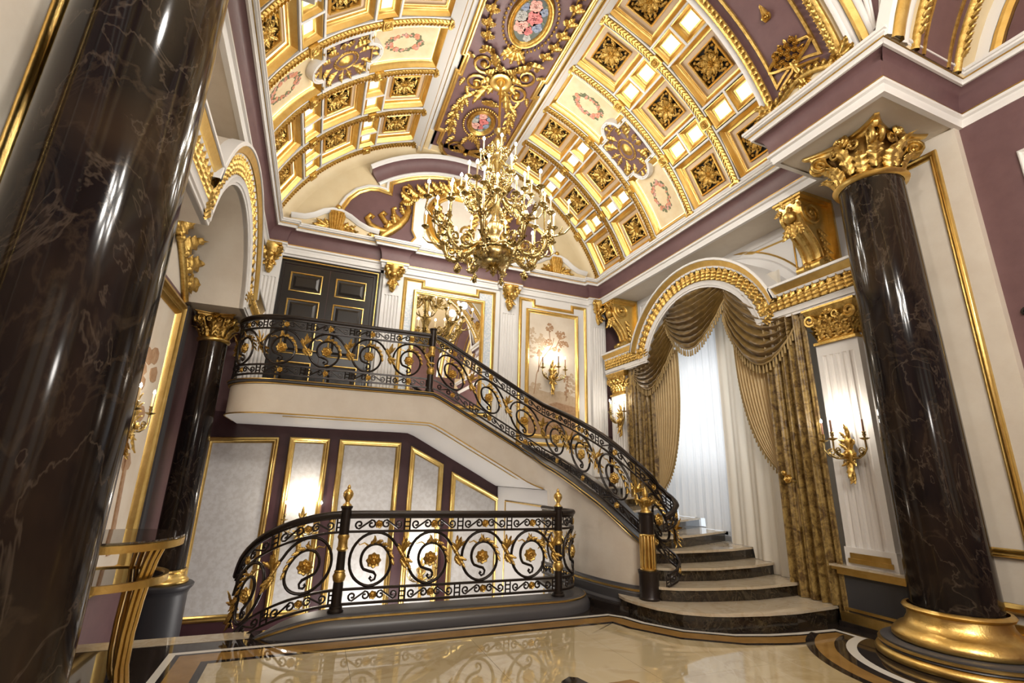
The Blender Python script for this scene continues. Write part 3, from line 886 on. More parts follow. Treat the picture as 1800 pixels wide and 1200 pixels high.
# ---- the bay of painted panels
def garland(parent, yc, bc, PP, ry, rb):
    for nm, m, n, sz, hh in (('painted_leaves', 'leafgreen', 110, .036, .004), ('painted_roses', 'coral', 26, .034, .005), ('painted_buds', 'rose2', 20, .024, .006)):
        mb = MB()
        for k in range(n):
            a = 2 * pi * random.random(); rr = .75 + .35 * random.random()
            y, b = yc + ry * cos(a) * rr, bc + rb * sin(a) * rr; s_ = sz * (.6 + .6 * random.random()); w_ = 7 if n != 110 else 4
            prism(mb, [(y + s_ * cos(q * 2 * pi / w_ + a) * (1 if n != 110 else .6), b + s_ * sin(q * 2 * pi / w_ + a)) for q in range(w_)], -.098, -.098 + hh, PP)
        part(nm, mb, m, parent, 0)
yc = 6.60; hy = .44
for sgn in (-1, 1):
    for b0, b1 in ((17.4, 36.6), (50.6, 69.9)):
        lo, hi = sorted((sgn * b0 * D, sgn * b1 * D))
        pth = subd(rect(yc - hy, lo, yc + hy, hi), .15, True)
        mb = MB(); sweep(mb, pth, [(0, -.2), (0, .01), (.015, .015), (.022, -.0), (.05, -.05), (.075, -.075), (.085, -.08), (.085, -.10)], PV, closed=True)
        pf = part('painted_panel_frame', mb, 'gold', ce, 40)
        mb = MB(); grid(mb, lambda u, v: PV(yc - hy + .06 + (2 * hy - .12) * u, lo + .06 + (hi - lo - .12) * v, -.10), 2, 14); part('painted_panel', mb, 'creamprint', pf, 60)
        mb = MB(); sweep(mb, subd(rect(yc - hy + .09, lo + .09, yc + hy - .09, hi - .09), .15, True), [(0, -.095), (0, -.088), (.01, -.088), (.01, -.095)], PV, closed=True, pclosed=True); part('cove_strip', mb, 'led', pf, 0)
        garland(pf, yc, (lo + hi) / 2, PV, .17, .30)
    bc = sgn * 43.6 * D; hb = 6.4 * D
    def outline(g):
        q = .20 + g; l = []
        l += [(yc - .43 - g, bc - hb - g), (yc - q, bc - hb - g)]
        l += [(yc - q * cos(radians(a)), bc - hb - g - .24 * sin(radians(a)) * (q / .20)) for a in range(0, 181, 15)][1:-1]
        l += [(yc + q, bc - hb - g), (yc + .43 + g, bc - hb - g), (yc + .43 + g, bc + hb + g), (yc + q, bc + hb + g)]
        l += [(yc + q * cos(radians(a)), bc + hb + g + .24 * sin(radians(a)) * (q / .20)) for a in range(0, 181, 15)][1:-1]
        l += [(yc - q, bc + hb + g), (yc - .43 - g, bc + hb + g)]
        return l
    ol = subd(outline(-.02), .12, True)
    mb = MB(); sweep(mb, ol, [(-.058, -.12), (-.058, .01), (-.05, .028), (-.03, .028), (-.02, .012), (-.012, .026), (0, .026), (.012, .012), (.012, -.06)], PV, closed=True); ct = part('cartouche', mb, 'white', ce, 40)
    mb = MB(); prism(mb, outline(-.03), -.16, -.02, PV); part('cartouche_ground', mb, 'purple', ct, 0)
    mb = MB(); cc = Vector(PV(yc, bc, -.02)); nn = (Vector((XC, yc, ZC)) - cc).normalized(); tt = Vector((cos(bc / R), 0, -sin(bc / R)))
    mx = Matrix((Vector((0, 1, 0)), tt, nn)).transposed()
    def L2(p): return cc + mx @ Vector(p)
    lathe(mb, [(.215, 0), (.21, .035), (.19, .045), (.175, .02), (.16, .03), (.145, .012), (.11, .03), (.07, .06), (.001, .07)], tuple(cc), 28, None, (mx @ Matrix.Diagonal((.80, 1.12, 1))).to_4x4())
    for k in range(24):
        a = 2 * pi * k / 24; ball(mb, L2((.19 * .85 * cos(a), .19 * 1.15 * sin(a), .03)), .018, 6, 4)
    for sy in (-1, 1):
        for st in (-1, 1):
            tube(mb, spiral(L2((sy * .33, st * .33, .015)), mx @ Vector((sy, 0, 0)), mx @ Vector((0, st, 0)), .075, .015, 200, 1.6, 14), .018, 5)
            leaf(mb, L2((sy * .17, st * .14, .0)), mx @ Vector((sy * .6, st, 0)), nn, .30, .17, .3); leaf(mb, L2((sy * .20, st * .03, .0)), mx @ Vector((sy, st * .35, 0)), nn, .22, .13, .3); leaf(mb, L2((sy * .05, st * .24, .0)), mx @ Vector((sy * .5, st, 0)), nn, .26, .14, .3)
            leaf(mb, L2((sy * .24, st * .22, .0)), mx @ Vector((sy, st * .5, 0)), nn, .18, .11, .3); leaf(mb, L2((sy * .13, st * .36, .0)), mx @ Vector((sy, st * .4, 0)), nn, .28, .12, .3)
            tube(mb, spiral(L2((sy * .11, st * .50, .02)), mx @ Vector((sy, 0, 0)), mx @ Vector((0, st, 0)), .07, .015, 160, 1.5, 12), .017, 5)
            leaf(mb, L2((sy * .02, st * .42, .0)), mx @ Vector((sy * .25, st, 0)), nn, .24, .12, .5)
    part('cartouche_relief', mb, 'goldc', ct, 60)

# ---- flat plum band along the crown
mb = MB()
for sgn in (-1, 1): grid(mb, lambda u, v: (XC + sgn * (.93 + .22 * u), 3.7 + 5.6 * v, 8.50 + (PV(0, 17.4 * D, .0)[2] - 8.50) * min(1, u * 1.0)), 2, 1)
part('band_fillet', mb, 'white', ce, 0)
zb = 8.53
cb = MB()
box(cb, (XC - .80, 3.9, zb), (XC + .80, 9.0, zb + .06)); prism(cb, arc(XC, 8.85, .52, 0, 180, 20), zb, zb + .06)
crown = part('crown_band', cb, 'purple', ce, 0)
for sgn in (-1, 1):
    mb = MB(); sweep(mb, [(XC + sgn * .86, 3.85), (XC + sgn * .86, 9.3)], [(-.14, -.30), (-.14, -.06), (-.12, -.03), (-.095, -.035), (-.085, -.06), (-.05, -.06), (.05, -.02), (.06, 0), (.11, 0), (.12, -.04)] if sgn > 0 else [(.14, -.30), (.14, -.06), (.12, -.03), (.095, -.035), (.085, -.06), (.05, -.06), (-.05, -.02), (-.06, 0), (-.11, 0), (-.12, -.04)], PC(zb))
    part('band_border', mb, 'white', crown, 30)
    for dd in (.985, .93):
        mb = MB(); sweep(mb, [(XC + sgn * dd, 3.85), (XC + sgn * dd, 9.3)], [(-.028, -.10), (-.026, .0 if dd < .95 else -.02), (0, .03 if dd < .95 else .0), (.026, .0 if dd < .95 else -.02), (.028, -.10)], PC(zb)); part('gilt_border', mb, 'gold', crown, 40)
    pts = [(.76, 3.85), (.76, 6.42), (.70, 6.42), (.70, 6.89), (.76, 6.89), (.76, 8.45), (.62, 8.45), (.62, 8.86)]
    pts = [(XC + sgn * x, y) for x, y in pts] + [(XC + sgn * .56 * cos(radians(a)), 8.86 + .50 * sin(radians(a))) for a in range(6, 91, 12)]
    for off, wd, hh in ((0, .035, .045), (.045, .028, .03)):
        mb = MB(); o_ = -off * sgn; sweep(mb, pts, [(o_ - wd, 0), (o_ - wd * .6, hh * .8), (o_, hh), (o_ + wd * .6, hh * .8), (o_ + wd, 0)], PC(zb)); part('gilt_border', mb, 'gold', crown, 40)
mb = MB()
box(mb, (XC - 1.02, 9.20, zb - .01), (XC + 1.02, 9.5, zb + .1)); box(mb, (XC - .9, 8.60, zb + .02), (XC + .9, 9.3, zb + .08)); part('band_end', mb, 'vaultcream', crown, 0)
DN = (0, 0, -1)
def medallion(y, ra, rb):
    mb = MB(); sweep(mb, ell(XC + .02, y, ra, rb, 40)[::-1], [(-.10, 0), (-.09, .03), (-.06, .045), (-.05, .03), (-.035, .055), (-.01, .06), (.01, .03), (.015, .0)], PC(zb), closed=True)
    for k in range(44):
        a = 2 * pi * k / 44; ball(mb, (XC + .02 + (ra + .075) * cos(a), y + (rb + .075) * sin(a), zb - .045), .026, 6, 4)
    f = part('medallion_frame', mb, 'goldc', crown, 50)
    mb = MB(); prism(mb, ell(XC + .02, y, ra, rb, 32), zb - .012, zb - .002); part('painted_ground', mb, 'paintbg', f, 0)
    def bloom(x, yy, r, m, n=5, hh=.004):
        mb = MB()
        for ring in range(3):
            rr = r * (1 - .3 * ring)
            for k in range(n):
                a = 2 * pi * k / n + ring * .6
                prism(mb, [(x + rr * .55 * cos(a) + rr * .48 * cos(q * pi / 4), yy + rr * .55 * sin(a) + rr * .48 * sin(q * pi / 4)) for q in range(8)], zb - .014 - hh * (ring + 1), zb - .012)
        return part('painted_bloom', mb, m, f, 0)
    X = XC + .02
    mb = MB()
    for k in range(34):
        a = 2 * pi * random.random(); rr = sqrt(random.random()) * .80; p = (X + ra * rr * cos(a), y + rb * rr * sin(a)); q = random.random() * 6
        prism(mb, [(p[0] + .05 * cos(q), p[1] + .05 * sin(q)), (p[0] + .018 * cos(q + 1.57), p[1] + .018 * sin(q + 1.57)), (p[0] - .05 * cos(q), p[1] - .05 * sin(q)), (p[0] - .018 * cos(q + 1.57), p[1] - .018 * sin(q + 1.57))], zb - .016, zb - .012)
    part('painted_leaves', mb, 'leafgreen', f, 0)
    for dx, dy, r, m in ((.12, -.12, .36, 'rose'), (-.28, .30, .36, 'rose2'), (.06, .36, .24, 'rose'), (-.48, -.02, .30, 'whiteflower'), (-.05, -.50, .30, 'rose2'), (.42, .15, .24, 'blueflower'), (-.5, -.38, .2, 'blueflower'), (.2, .62, .18, 'whiteflower'), (.4, -.42, .2, 'blueflower')):
        bloom(X + dx * ra, y + dy * rb, r * ra * 1.1, m)
medallion(5.44, .34, .50); medallion(7.92, .28, .36)
mb = MB()
lf = lambda x, y, dx, dy, L, w_, cu=.35: leaf(mb, (XC + x, y, zb), (dx, dy, 0), DN, L * 1.05, w_ * 1.1, cu, 6, .16)
sp = lambda x, y, sx, sy, r0, a0, tn, th=.022: tube(mb, spiral((XC + x, y, zb - .03), (sx, 0, 0), (0, sy, 0), r0, .02, a0, tn, 22), [th * (1 - .5 * i / 22) for i in range(23)], 5)
yr = 6.72
for k in range(8):
    a = k * pi / 4 + .4; lf(.13 * cos(a), yr + .13 * sin(a), cos(a), sin(a), .26, .18)
for sx in (-1, 1):
    for sy in (-1, 1):
        sp(sx * .40, yr + sy * .23, sx, sy, .21, 190, 1.7, .03); ball(mb, (XC + sx * .40, yr + sy * .23, zb - .05), .06, 8, 5)
        for t in range(5):
            a = radians(200 - 50 * t); lf(sx * (.40 + .21 * cos(a)), yr + sy * (.23 + .21 * sin(a)), sx * (-sin(a) + .5 * cos(a)), sy * (cos(a) + .5 * sin(a)), .17, .10, .5)
        lf(sx * .16, yr + sy * .22, sx * .5, sy, .45, .17); lf(sx * .30, yr + sy * .48, sx * .9, sy * .5, .34, .14)
        if sy < 0: rng = [(.52, 6.02), (.58, 5.80), (.60, 5.55), (.60, 5.30), (.58, 5.05), (.54, 4.82), (.5, 4.6)]
        else: rng = [(.48, 7.42), (.53, 7.62), (.55, 7.84), (.54, 8.06), (.50, 8.28)]
        for i, (x, y) in enumerate(rng):
            lf(sx * x, y, sx * .75, sy * .8, .20, .12); lf(sx * x, y, -sx * .7, sy * .9, .18, .11); lf(sx * x, y, sx * .08, sy, .24, .10)
            ball(mb, (XC + sx * x, y, zb - .03), .03, 7, 4)
        tube(mb, [(XC + sx * x, y, zb - .015) for x, y in rng], .014, 4)
    sp(sx * .26, 8.86, sx, 1, .19, 250, 1.5); lf(sx * .05, 9.0, sx, -.5, .36, .13); lf(sx * .05, 8.95, sx * .6, -1, .5, .14); lf(sx * .36, 8.55, sx * .6, .7, .26, .13); lf(sx * .10, 8.45, sx * .5, 1, .24, .12)
for k in range(5):
    lf(0, 8.25 + .02 * k, (k - 2) * .35, 1, .22, .11); lf(0, 7.42, (k - 2) * .5, -.8, .24, .12); lf(0, 5.98, (k - 2) * .5, .8, .30, .14)
ball(mb, (XC, 8.98, zb - .04), .05, 8, 5)
part('gilt_arabesque', mb, 'goldc', crown, 60)

# ================================================================= LUNETTE WALL
PLU = lambda a, b, c: (a, 9.43 - c, b)
lu = struct('wall_lunette')
mb = MB(); prism(mb, [(XC + 3.9 * sin(radians(-80 + 160 * i / 40)), ZC + 3.9 * cos(radians(-80 + 160 * i / 40))) for i in range(41)], -.2, 0, PLU); part('lunette_field', mb, 'vaultcream', lu, 0)
mb = MB()     # plaster cove rising from the lunette to the end rib
grid(mb, lambda u, v: (XC + (3.79 - .22 * (1 - cos(v * pi / 2))) * sin(radians(-74 + 148 * u)), 9.27 + .16 * sin(v * pi / 2), ZC + (3.79 - .22 * (1 - cos(v * pi / 2))) * cos(radians(-74 + 148 * u))), 40, 6); part('lunette_cove', mb, 'vaultcream', lu, 60)
Rh = 2.62; zh = 8.12 - Rh; ah = math.degrees(math.asin(1.72 / Rh))
hp = arc(XC, zh, Rh, 90 + ah, 90 - ah, 24)
mb = MB(); sweep(mb, hp, [(0, 0), (0, .05), (.03, .07), (.06, .06), (.07, .04)], PLU, cap=True); hood = part('arched_hood', mb, 'white', lu, 40)
mb = MB(); sweep(mb, hp, [(.065, 0), (.065, .045), (.14, .055), (.22, .08), (.29, .14), (.31, .19), (.31, 0)], PLU, cap=True); part('plum_cove', mb, 'purple', hood, 50)
mb = MB(); sweep(mb, hp, [(.31, 0), (.31, .2), (.33, .215), (.335, .235), (.375, .25), (.385, .25), (.385, 0)], PLU, cap=True); part('hood_moulding', mb, 'white', hood, 40)
half = [(-2.42, 6.08), (-2.40, 6.50), (-2.36, 6.75), (-2.26, 6.98), (-2.10, 7.18), (-1.90, 7.30), (-1.72, 7.33), (-1.58, 7.31), (-1.45, 7.30)]
a2 = math.degrees(math.asin(1.45 / (Rh - .1)))
top = arc(0, zh, Rh - .10, 90 + a2, 90 - a2, 20)
outl = half + [q for q in top if q[1] > 7.3] + [(-x, z) for x, z in half[::-1]]
outl = [(XC + x, z) for x, z in outl]
mb = MB(); prism(mb, outl, 0, .02, PLU); sh = part('plum_field', mb, 'purple', lu, 0)
mb = MB(); sweep(mb, outl, [(-.01, 0), (-.01, .05), (.02, .075), (.05, .06), (.06, .04), (.075, .05), (.085, .02), (.085, 0)], PLU); part('gilt_edge', mb, 'gold', sh, 50)
mb = MB(); sweep(mb, outl, [(.08, 0), (.08, .05), (.11, .06), (.13, .05), (.13, 0)], PLU); part('white_edge', mb, 'white', sh, 50)
for sgn in (-1, 1):
    F = lambda x, z: (XC + sgn * x, z)
    tp = [(3.30, 6.34), (3.05, 6.36), (2.88, 6.44), (2.72, 6.56), (2.56, 6.62), (2.40, 6.62), (2.22, 6.55), (2.05, 6.44), (1.85, 6.36), (1.63, 6.34)]
    pl = [F(3.30, 6.07)] + [F(*q) for q in tp] + [F(1.63, 6.05)]
    mb = MB(); prism(mb, pl, .0, .06, PLU); pd = part('pediment', mb, 'vaultcream', lu, 0)
    mb = MB(); q = [F(*t) for t in tp]; sweep(mb, q, [(s_ * -sgn, c) for s_, c in ((-.04, .06), (-.04, .09), (-.01, .12), (.03, .15), (.045, .15), (.05, .0))], PLU, cap=True); part('pediment_moulding', mb, 'white', pd, 40)
    mb = MB(); c0 = F(2.47, 6.30); P3 = lambda x, z, y=.06: Vector((c0[0] + x, 9.43 - y, c0[1] + z))
    prismp = [(-.10, -.10), (.10, -.10), (.16, .22), (.10, .34), (-.10, .34), (-.16, .22)]
    prism(mb, [(c0[0] + x, c0[1] + z) for x, z in prismp], .06, .13, PLU)
    for k in range(5): tube(mb, [P3(-.08 + .04 * k, -.08, .13), P3(-.12 + .06 * k, .3, .14)], .014, 4)
    ball(mb, P3(0, .40, .12), .06, 8, 5)
    for s_ in (-1, 1):
        tube(mb, spiral(P3(s_ * .17, .02), (s_, 0, 0), (0, 0, 1), .11, .02, 120, 1.6, 16), .025, 5)
        tube(mb, spiral(P3(s_ * .13, .33), (s_, 0, 0), (0, 0, 1), .06, .015, -100, 1.3, 12), .02, 5)
        for dx, dz, L in ((1, .3, .30), (1, -.15, .36), (.8, -.5, .26), (.6, .8, .2)): leaf(mb, P3(s_ * .12, -.03), (s_ * dx, 0, dz), (0, -1, 0), L, .13, .35)
    leaf(mb, P3(0, -.08), (0, 0, -1), (0, -1, 0), .16, .2, .3)
    part('shell_ornament', mb, 'goldc', pd, 60)
    mb = MB(); Q = lambda x, z, y=.03: Vector((XC + sgn * x, 9.43 - y, z))       # acanthus scroll beside the oval
    pts = [Q(1.62, 6.20), Q(1.55, 6.32), Q(1.42, 6.45), Q(1.25, 6.62), Q(1.12, 6.82), Q(1.06, 7.02), Q(1.10, 7.18), Q(1.20, 7.22), Q(1.24, 7.12)]
    tube(mb, pts, [.03, .075, .095, .09, .08, .065, .05, .045, .05], 8)
    pts = [Q(1.42, 6.42), Q(1.62, 6.42), Q(1.82, 6.50), Q(1.90, 6.64), Q(1.84, 6.74), Q(1.76, 6.68)]; tube(mb, pts, [.08, .08, .07, .06, .05, .055], 8)
    pts = [Q(1.32, 6.56), Q(1.52, 6.64), Q(1.64, 6.78), Q(1.58, 6.86), Q(1.52, 6.80)]; tube(mb, pts, [.07, .068, .055, .045, .05], 8)
    pts = [Q(1.20, 6.72), Q(1.36, 6.84), Q(1.40, 6.98), Q(1.34, 7.02)]; tube(mb, pts, [.065, .06, .045, .045], 8)
    for x, z, dx, dz, L in ((1.5, 6.4, -.2, 1, .3), (1.3, 6.6, .4, 1, .3), (1.14, 6.9, .6, 1, .24), (1.62, 6.3, .9, -.2, .26), (1.1, 7.15, -.6, .8, .2)): leaf(mb, Q(x, z), (sgn * dx, 0, dz), (0, -1, 0), L, .17, .35)
    part('acanthus_scroll', mb, 'goldc', lu, 60)
# oval frame on a cream plate with gilt shoulders
pl = [(-1.02, 6.06), (1.02, 6.06), (1.0, 6.25), (.9, 6.4), (.98, 6.55), (.98, 7.25), (.90, 7.35), (.90, 7.52), (-.90, 7.52), (-.90, 7.35), (-.98, 7.25), (-.98, 6.55), (-.9, 6.4), (-1.0, 6.25)]
mb = MB(); prism(mb, [(XC + x, z) for x, z in pl], .0, .07, PLU); op = part('oval_plate', mb, 'white', lu, 0)
mb = MB(); sweep(mb, [(XC + x, z) for x, z in pl], [(0.01, .06), (.0, .085), (.03, .09), (.035, .07)], PLU, closed=True); part('plate_edge', mb, 'gold', op, 40)
mb = MB(); sweep(mb, ell(XC, 6.92, .74, .78, 48), [(0, .06), (0, .10), (.03, .14), (.07, .15), (.09, .11), (.12, .10), (.15, .13), (.18, .12), (.19, .07)], PLU, closed=True); part('oval_frame', mb, 'gold', op, 50)
mb = MB(); prism(mb, ell(XC, 6.92, .57, .61, 40), .07, .085, PLU); part('oval_field', mb, 'cream', op, 0)
mb = MB(); T = lambda x, z, y=.09: Vector((XC + x, 9.43 - y, z))
for k in range(9):
    a = radians(90 + (k - 4) * 20); leaf(mb, T(.10 * cos(a), 7.55 + .10 * sin(a)), (cos(a), 0, sin(a)), (0, -1, 0), .42, .17, .4)
for s_ in (-1, 1):
    for i in range(6):
        x, z = s_ * (.25 + .16 * i), 7.72 - .035 * i - .012 * i * i
        leaf(mb, T(x, z), (s_, 0, -.15 + .5), (0, -1, 0), .30, .20, .5); leaf(mb, T(x, z - .06), (s_, 0, -.5), (0, -1, 0), .24, .15, .5)
    tube(mb, spiral(T(s_ * 1.15, 7.48), (s_, 0, 0), (0, 0, 1), .13, .03, 90, 1.5, 16), .035, 6)
    for i in range(5):
        leaf(mb, T(s_ * (.15 + .05 * i), 6.55 + .16 * i), (s_ * .8, 0, .5), (0, -1, 0), .3, .16, .4)
    tube(mb, spiral(T(s_ * .22, 6.75), (s_, 0, 0), (0, 0, 1), .2, .03, -60, 1.5, 16), .03, 6)
part('shell_crest', mb, 'goldc', op, 60)

# ================================================================= ARCHES OF THE CROSSING
ca = struct('trim_2')
RA, ZA = 2.95, 5.30
def PA(a, b, c): t = b / RA; r = RA - c; return (XC + r * sin(t), a, ZA + r * cos(t))
DA = RA * pi / 180
mb = MB(); grid(mb, lambda u, v: PA(2.41 + 1.35 * v, (-75 + 150 * u) * DA, 0), 48, 1)
fc = [(XC + 2.95 * sin(radians(t)), ZA + 2.95 * cos(radians(t))) for t in range(-75, 76, 5)]
for y in (3.76,):
    o2 = [(XC + 3.9 * sin(radians(t)), ZC + 3.9 * cos(radians(t))) for t in range(-75, 76, 5)]
    n = len(fc); mb.add([(x, y, z) for x, z in fc] + [(x, y, z) for x, z in o2], [(i, i + 1, n + i + 1, n + i) for i in range(n - 1)])
part('arch_soffit', mb, 'vaultcream', ca, 40)
def asub(p): return subd(p, .14, True)
for sgn in (1, -1):
    bt, bl = sgn * 24 * DA, sgn * 70 * DA
    e = .10 * sgn
    def bot(y0, y1, b, dip): return [(y0 + (y1 - y0) * i / 10, b - sgn * dip * sin(pi * i / 10)) for i in range(11)]
    p1 = [(2.74, bt), (3.60, bt)] + bot(3.60, 2.74, bl, .16)
    p1 = asub(p1[::-1]) if sgn < 0 else asub(p1)
    mb = MB(); prism(mb, [(y, b) for y, b in p1], .0, .012, PA)
    pp = MB()
    for i in range(16):
        b0 = bt + (bl - bt - .0) * i / 16; b1 = bt + (bl - bt) * (i + 1) / 16
        if i == 15: continue
        pp.add([PA(2.74, b0, .012), PA(3.60, b0, .012), PA(3.60, b1, .012), PA(2.74, b1, .012)], [(0, 1, 2, 3)])
    bb = bot(3.60, 2.74, bl, .16); b1 = bt + (bl - bt) * 15 / 16
    for q0, q1 in zip(bb, bb[1:]): pp.add([PA(q0[0], b1, .012), PA(q1[0], b1, .012), PA(*q1, .012), PA(*q0, .012)], [(0, 1, 2, 3)])
    pf = part('arch_panel', pp, 'purple', ca, 40)
    def loop(o_, dip):
        q = [(2.74 + o_, bt), (3.60 - o_, bt)] + bot(3.60 - o_, 2.74 + o_, bl - sgn * o_ * 1.5, dip)
        return asub(q[::-1]) if sgn < 0 else asub(q)
    for q, prof in ((offpoly_closed(p1, -.03), [(-.05, .0), (-.045, .04), (-.01, .06), (.03, .05), (.05, .015), (.05, 0)]), (loop(.14, .10), [(-.022, .01), (-.016, .035), (.016, .035), (.022, .01)])):
        mb = MB(); sweep(mb, q, prof, PA, closed=True); part('panel_frame', mb, 'goldc', pf, 50)
    mb = MB()
    pth = lerp_path(p1 + [p1[0]], .085)
    for y, b, ty, tb in pth:
        c = Vector(PA(y, b, .045)); q = Vector(PA(y + ty * .05, b + tb * .05, .045)); nn = Vector((XC, y, ZA)) - c
        leaf(mb, c, q - c, nn, .11, .085, .4, 4, .3)
    for y, b in ((2.74, bl), (3.60, bl)):
        c = Vector(PA(y, b, .03)); nn = Vector((XC, y, ZA)) - c; tt = Vector(PA(y, b + .1, .03)) - c; s_ = -1 if y < 3 else 1
        tube(mb, spiral(c, (0, s_, 0), tt.normalized(), .12, .02, 0, 1.5, 16), .035, 6)
        for k in range(5): leaf(mb, c, Vector((0, s_ * cos(k * .6 - .6), 0)) + tt.normalized() * sin(k * .6 - .6), nn, .26, .14, .4)
    part('frame_foliage', mb, 'goldc', pf, 60)
    mb = MB()        # flower basket with ribbons
    bc = sgn * 61 * DA; c = Vector(PA(3.17, bc, .02)); nn = (Vector((XC, 3.17, ZA)) - c).normalized(); dn = (Vector(PA(3.17, bc + sgn * .1, .02)) - c).normalized(); sy = Vector((0, 1, 0))
    for k in range(17):
        a = 2.4 * k; r_ = .034 * sqrt(k) * 1.1
        rosette(mb, c + sy * (r_ * cos(a) * 1.25) - dn * (r_ * sin(a)) + nn * (.04 - .15 * r_), nn, .036, 5, .9)
    for k in range(15):
        a = 2 * pi * k / 15; leaf(mb, c + sy * (.13 * cos(a)) - dn * (.11 * sin(a)), sy * cos(a) - dn * sin(a), nn, .085, .05, .3, 5)
    tube(mb, [c + dn * .12, c + dn * .22, c + dn * .30, c + dn * .36, c + dn * .44], [.06, .045, .025, .05, .03], 7); rosette(mb, c + dn * .46, nn, .08, 6, .5)
    for s_ in (-1, 1):
        tube(mb, [c + sy * (s_ * (.15 + .14 * sin(i * .9)) ) + dn * (-.05 + .045 * i) + nn * .02 for i in range(9)], .025, 5)
        tube(mb, spiral(c + sy * (s_ * .08) + dn * .36, sy * s_, dn, .06, .015, 0, 1.2, 10), .015, 5)
    t0 = sgn * 50 * DA; c = Vector(PA(3.17, t0, .02)); nn = (Vector((XC, 3.17, ZA)) - c).normalized()
    tube(mb, [c, c - dn * .1, c - dn * .2, c - dn * .4], [.05, .03, .03, .07], 7); rosette(mb, c + dn * .02, nn, .06, 5, .6)
    for s_ in (-1, 0, 1): leaf(mb, c - dn * .35, -dn + sy * s_ * .5, nn, .4, .18, .3)
    part('flower_relief', mb, 'goldc', pf, 60)
# mouldings on the near and far edges of the arch
tt_ = [(t - 75) * DA for t in range(0, 151, 4)]
for y, prof, m in ((3.67, [(-.05, 0), (-.05, .008), (.05, .008), (.05, 0)], 'white'), (2.56, [(-.06, 0), (-.055, .02), (-.03, .03), (0, .02), (.02, .035), (.05, .03), (.06, 0)], 'white'), (2.45, [(-.06, -.02), (-.05, .04), (0, .065), (.04, .045), (.055, 0)], 'gold'), (2.38, [(-.03, -.1), (-.03, .02), (.0, .03), (.03, .02), (.03, -.02)], 'white'), (3.73, [(-.035, -.05), (-.035, .01), (.0, .02), (.035, .01), (.035, 0)], 'white')):
    mb = MB(); sweep(mb, [(y, b) for b in tt_], [(-s_, c) for s_, c in prof], PA); part('arch_moulding', mb, m, ca, 50)
RS, YS = 2.86, -.55
for sgn in (-1, 1):
    def G(t, v):
        s_, k_ = sin(radians(t)), cos(radians(t))
        A = Vector((XC + sgn * 2.97 * s_, 2.40, ZA + 2.97 * k_)); B_ = Vector((XC + sgn * 2.64, YS + 2.88 * s_, ZA + 2.88 * k_))
        return A.lerp(B_, v) + Vector((sgn * .25, .25, .1)) * (4 * v * (1 - v)) * .35 * (1 - s_ * s_) ** .5
    mb = MB(); grid(mb, lambda u, v: G(78 - 50 * v, u), 8, 22); pv = part('pendentive', mb, 'purple', ca, 60)
    for o_ in (.26, .36):
        mb = MB(); tri = [G(70 - 40 * i / 12, o_) for i in range(13)] + [G(30 + 40 * i / 12, 1 - o_) for i in range(13)]
        tube(mb, [p + Vector((-sgn * .01, -.01, 0)) for p in tri], .022 if o_ < .3 else .012, 6, closed=True); part('pendentive_moulding', mb, 'white', pv, 60)
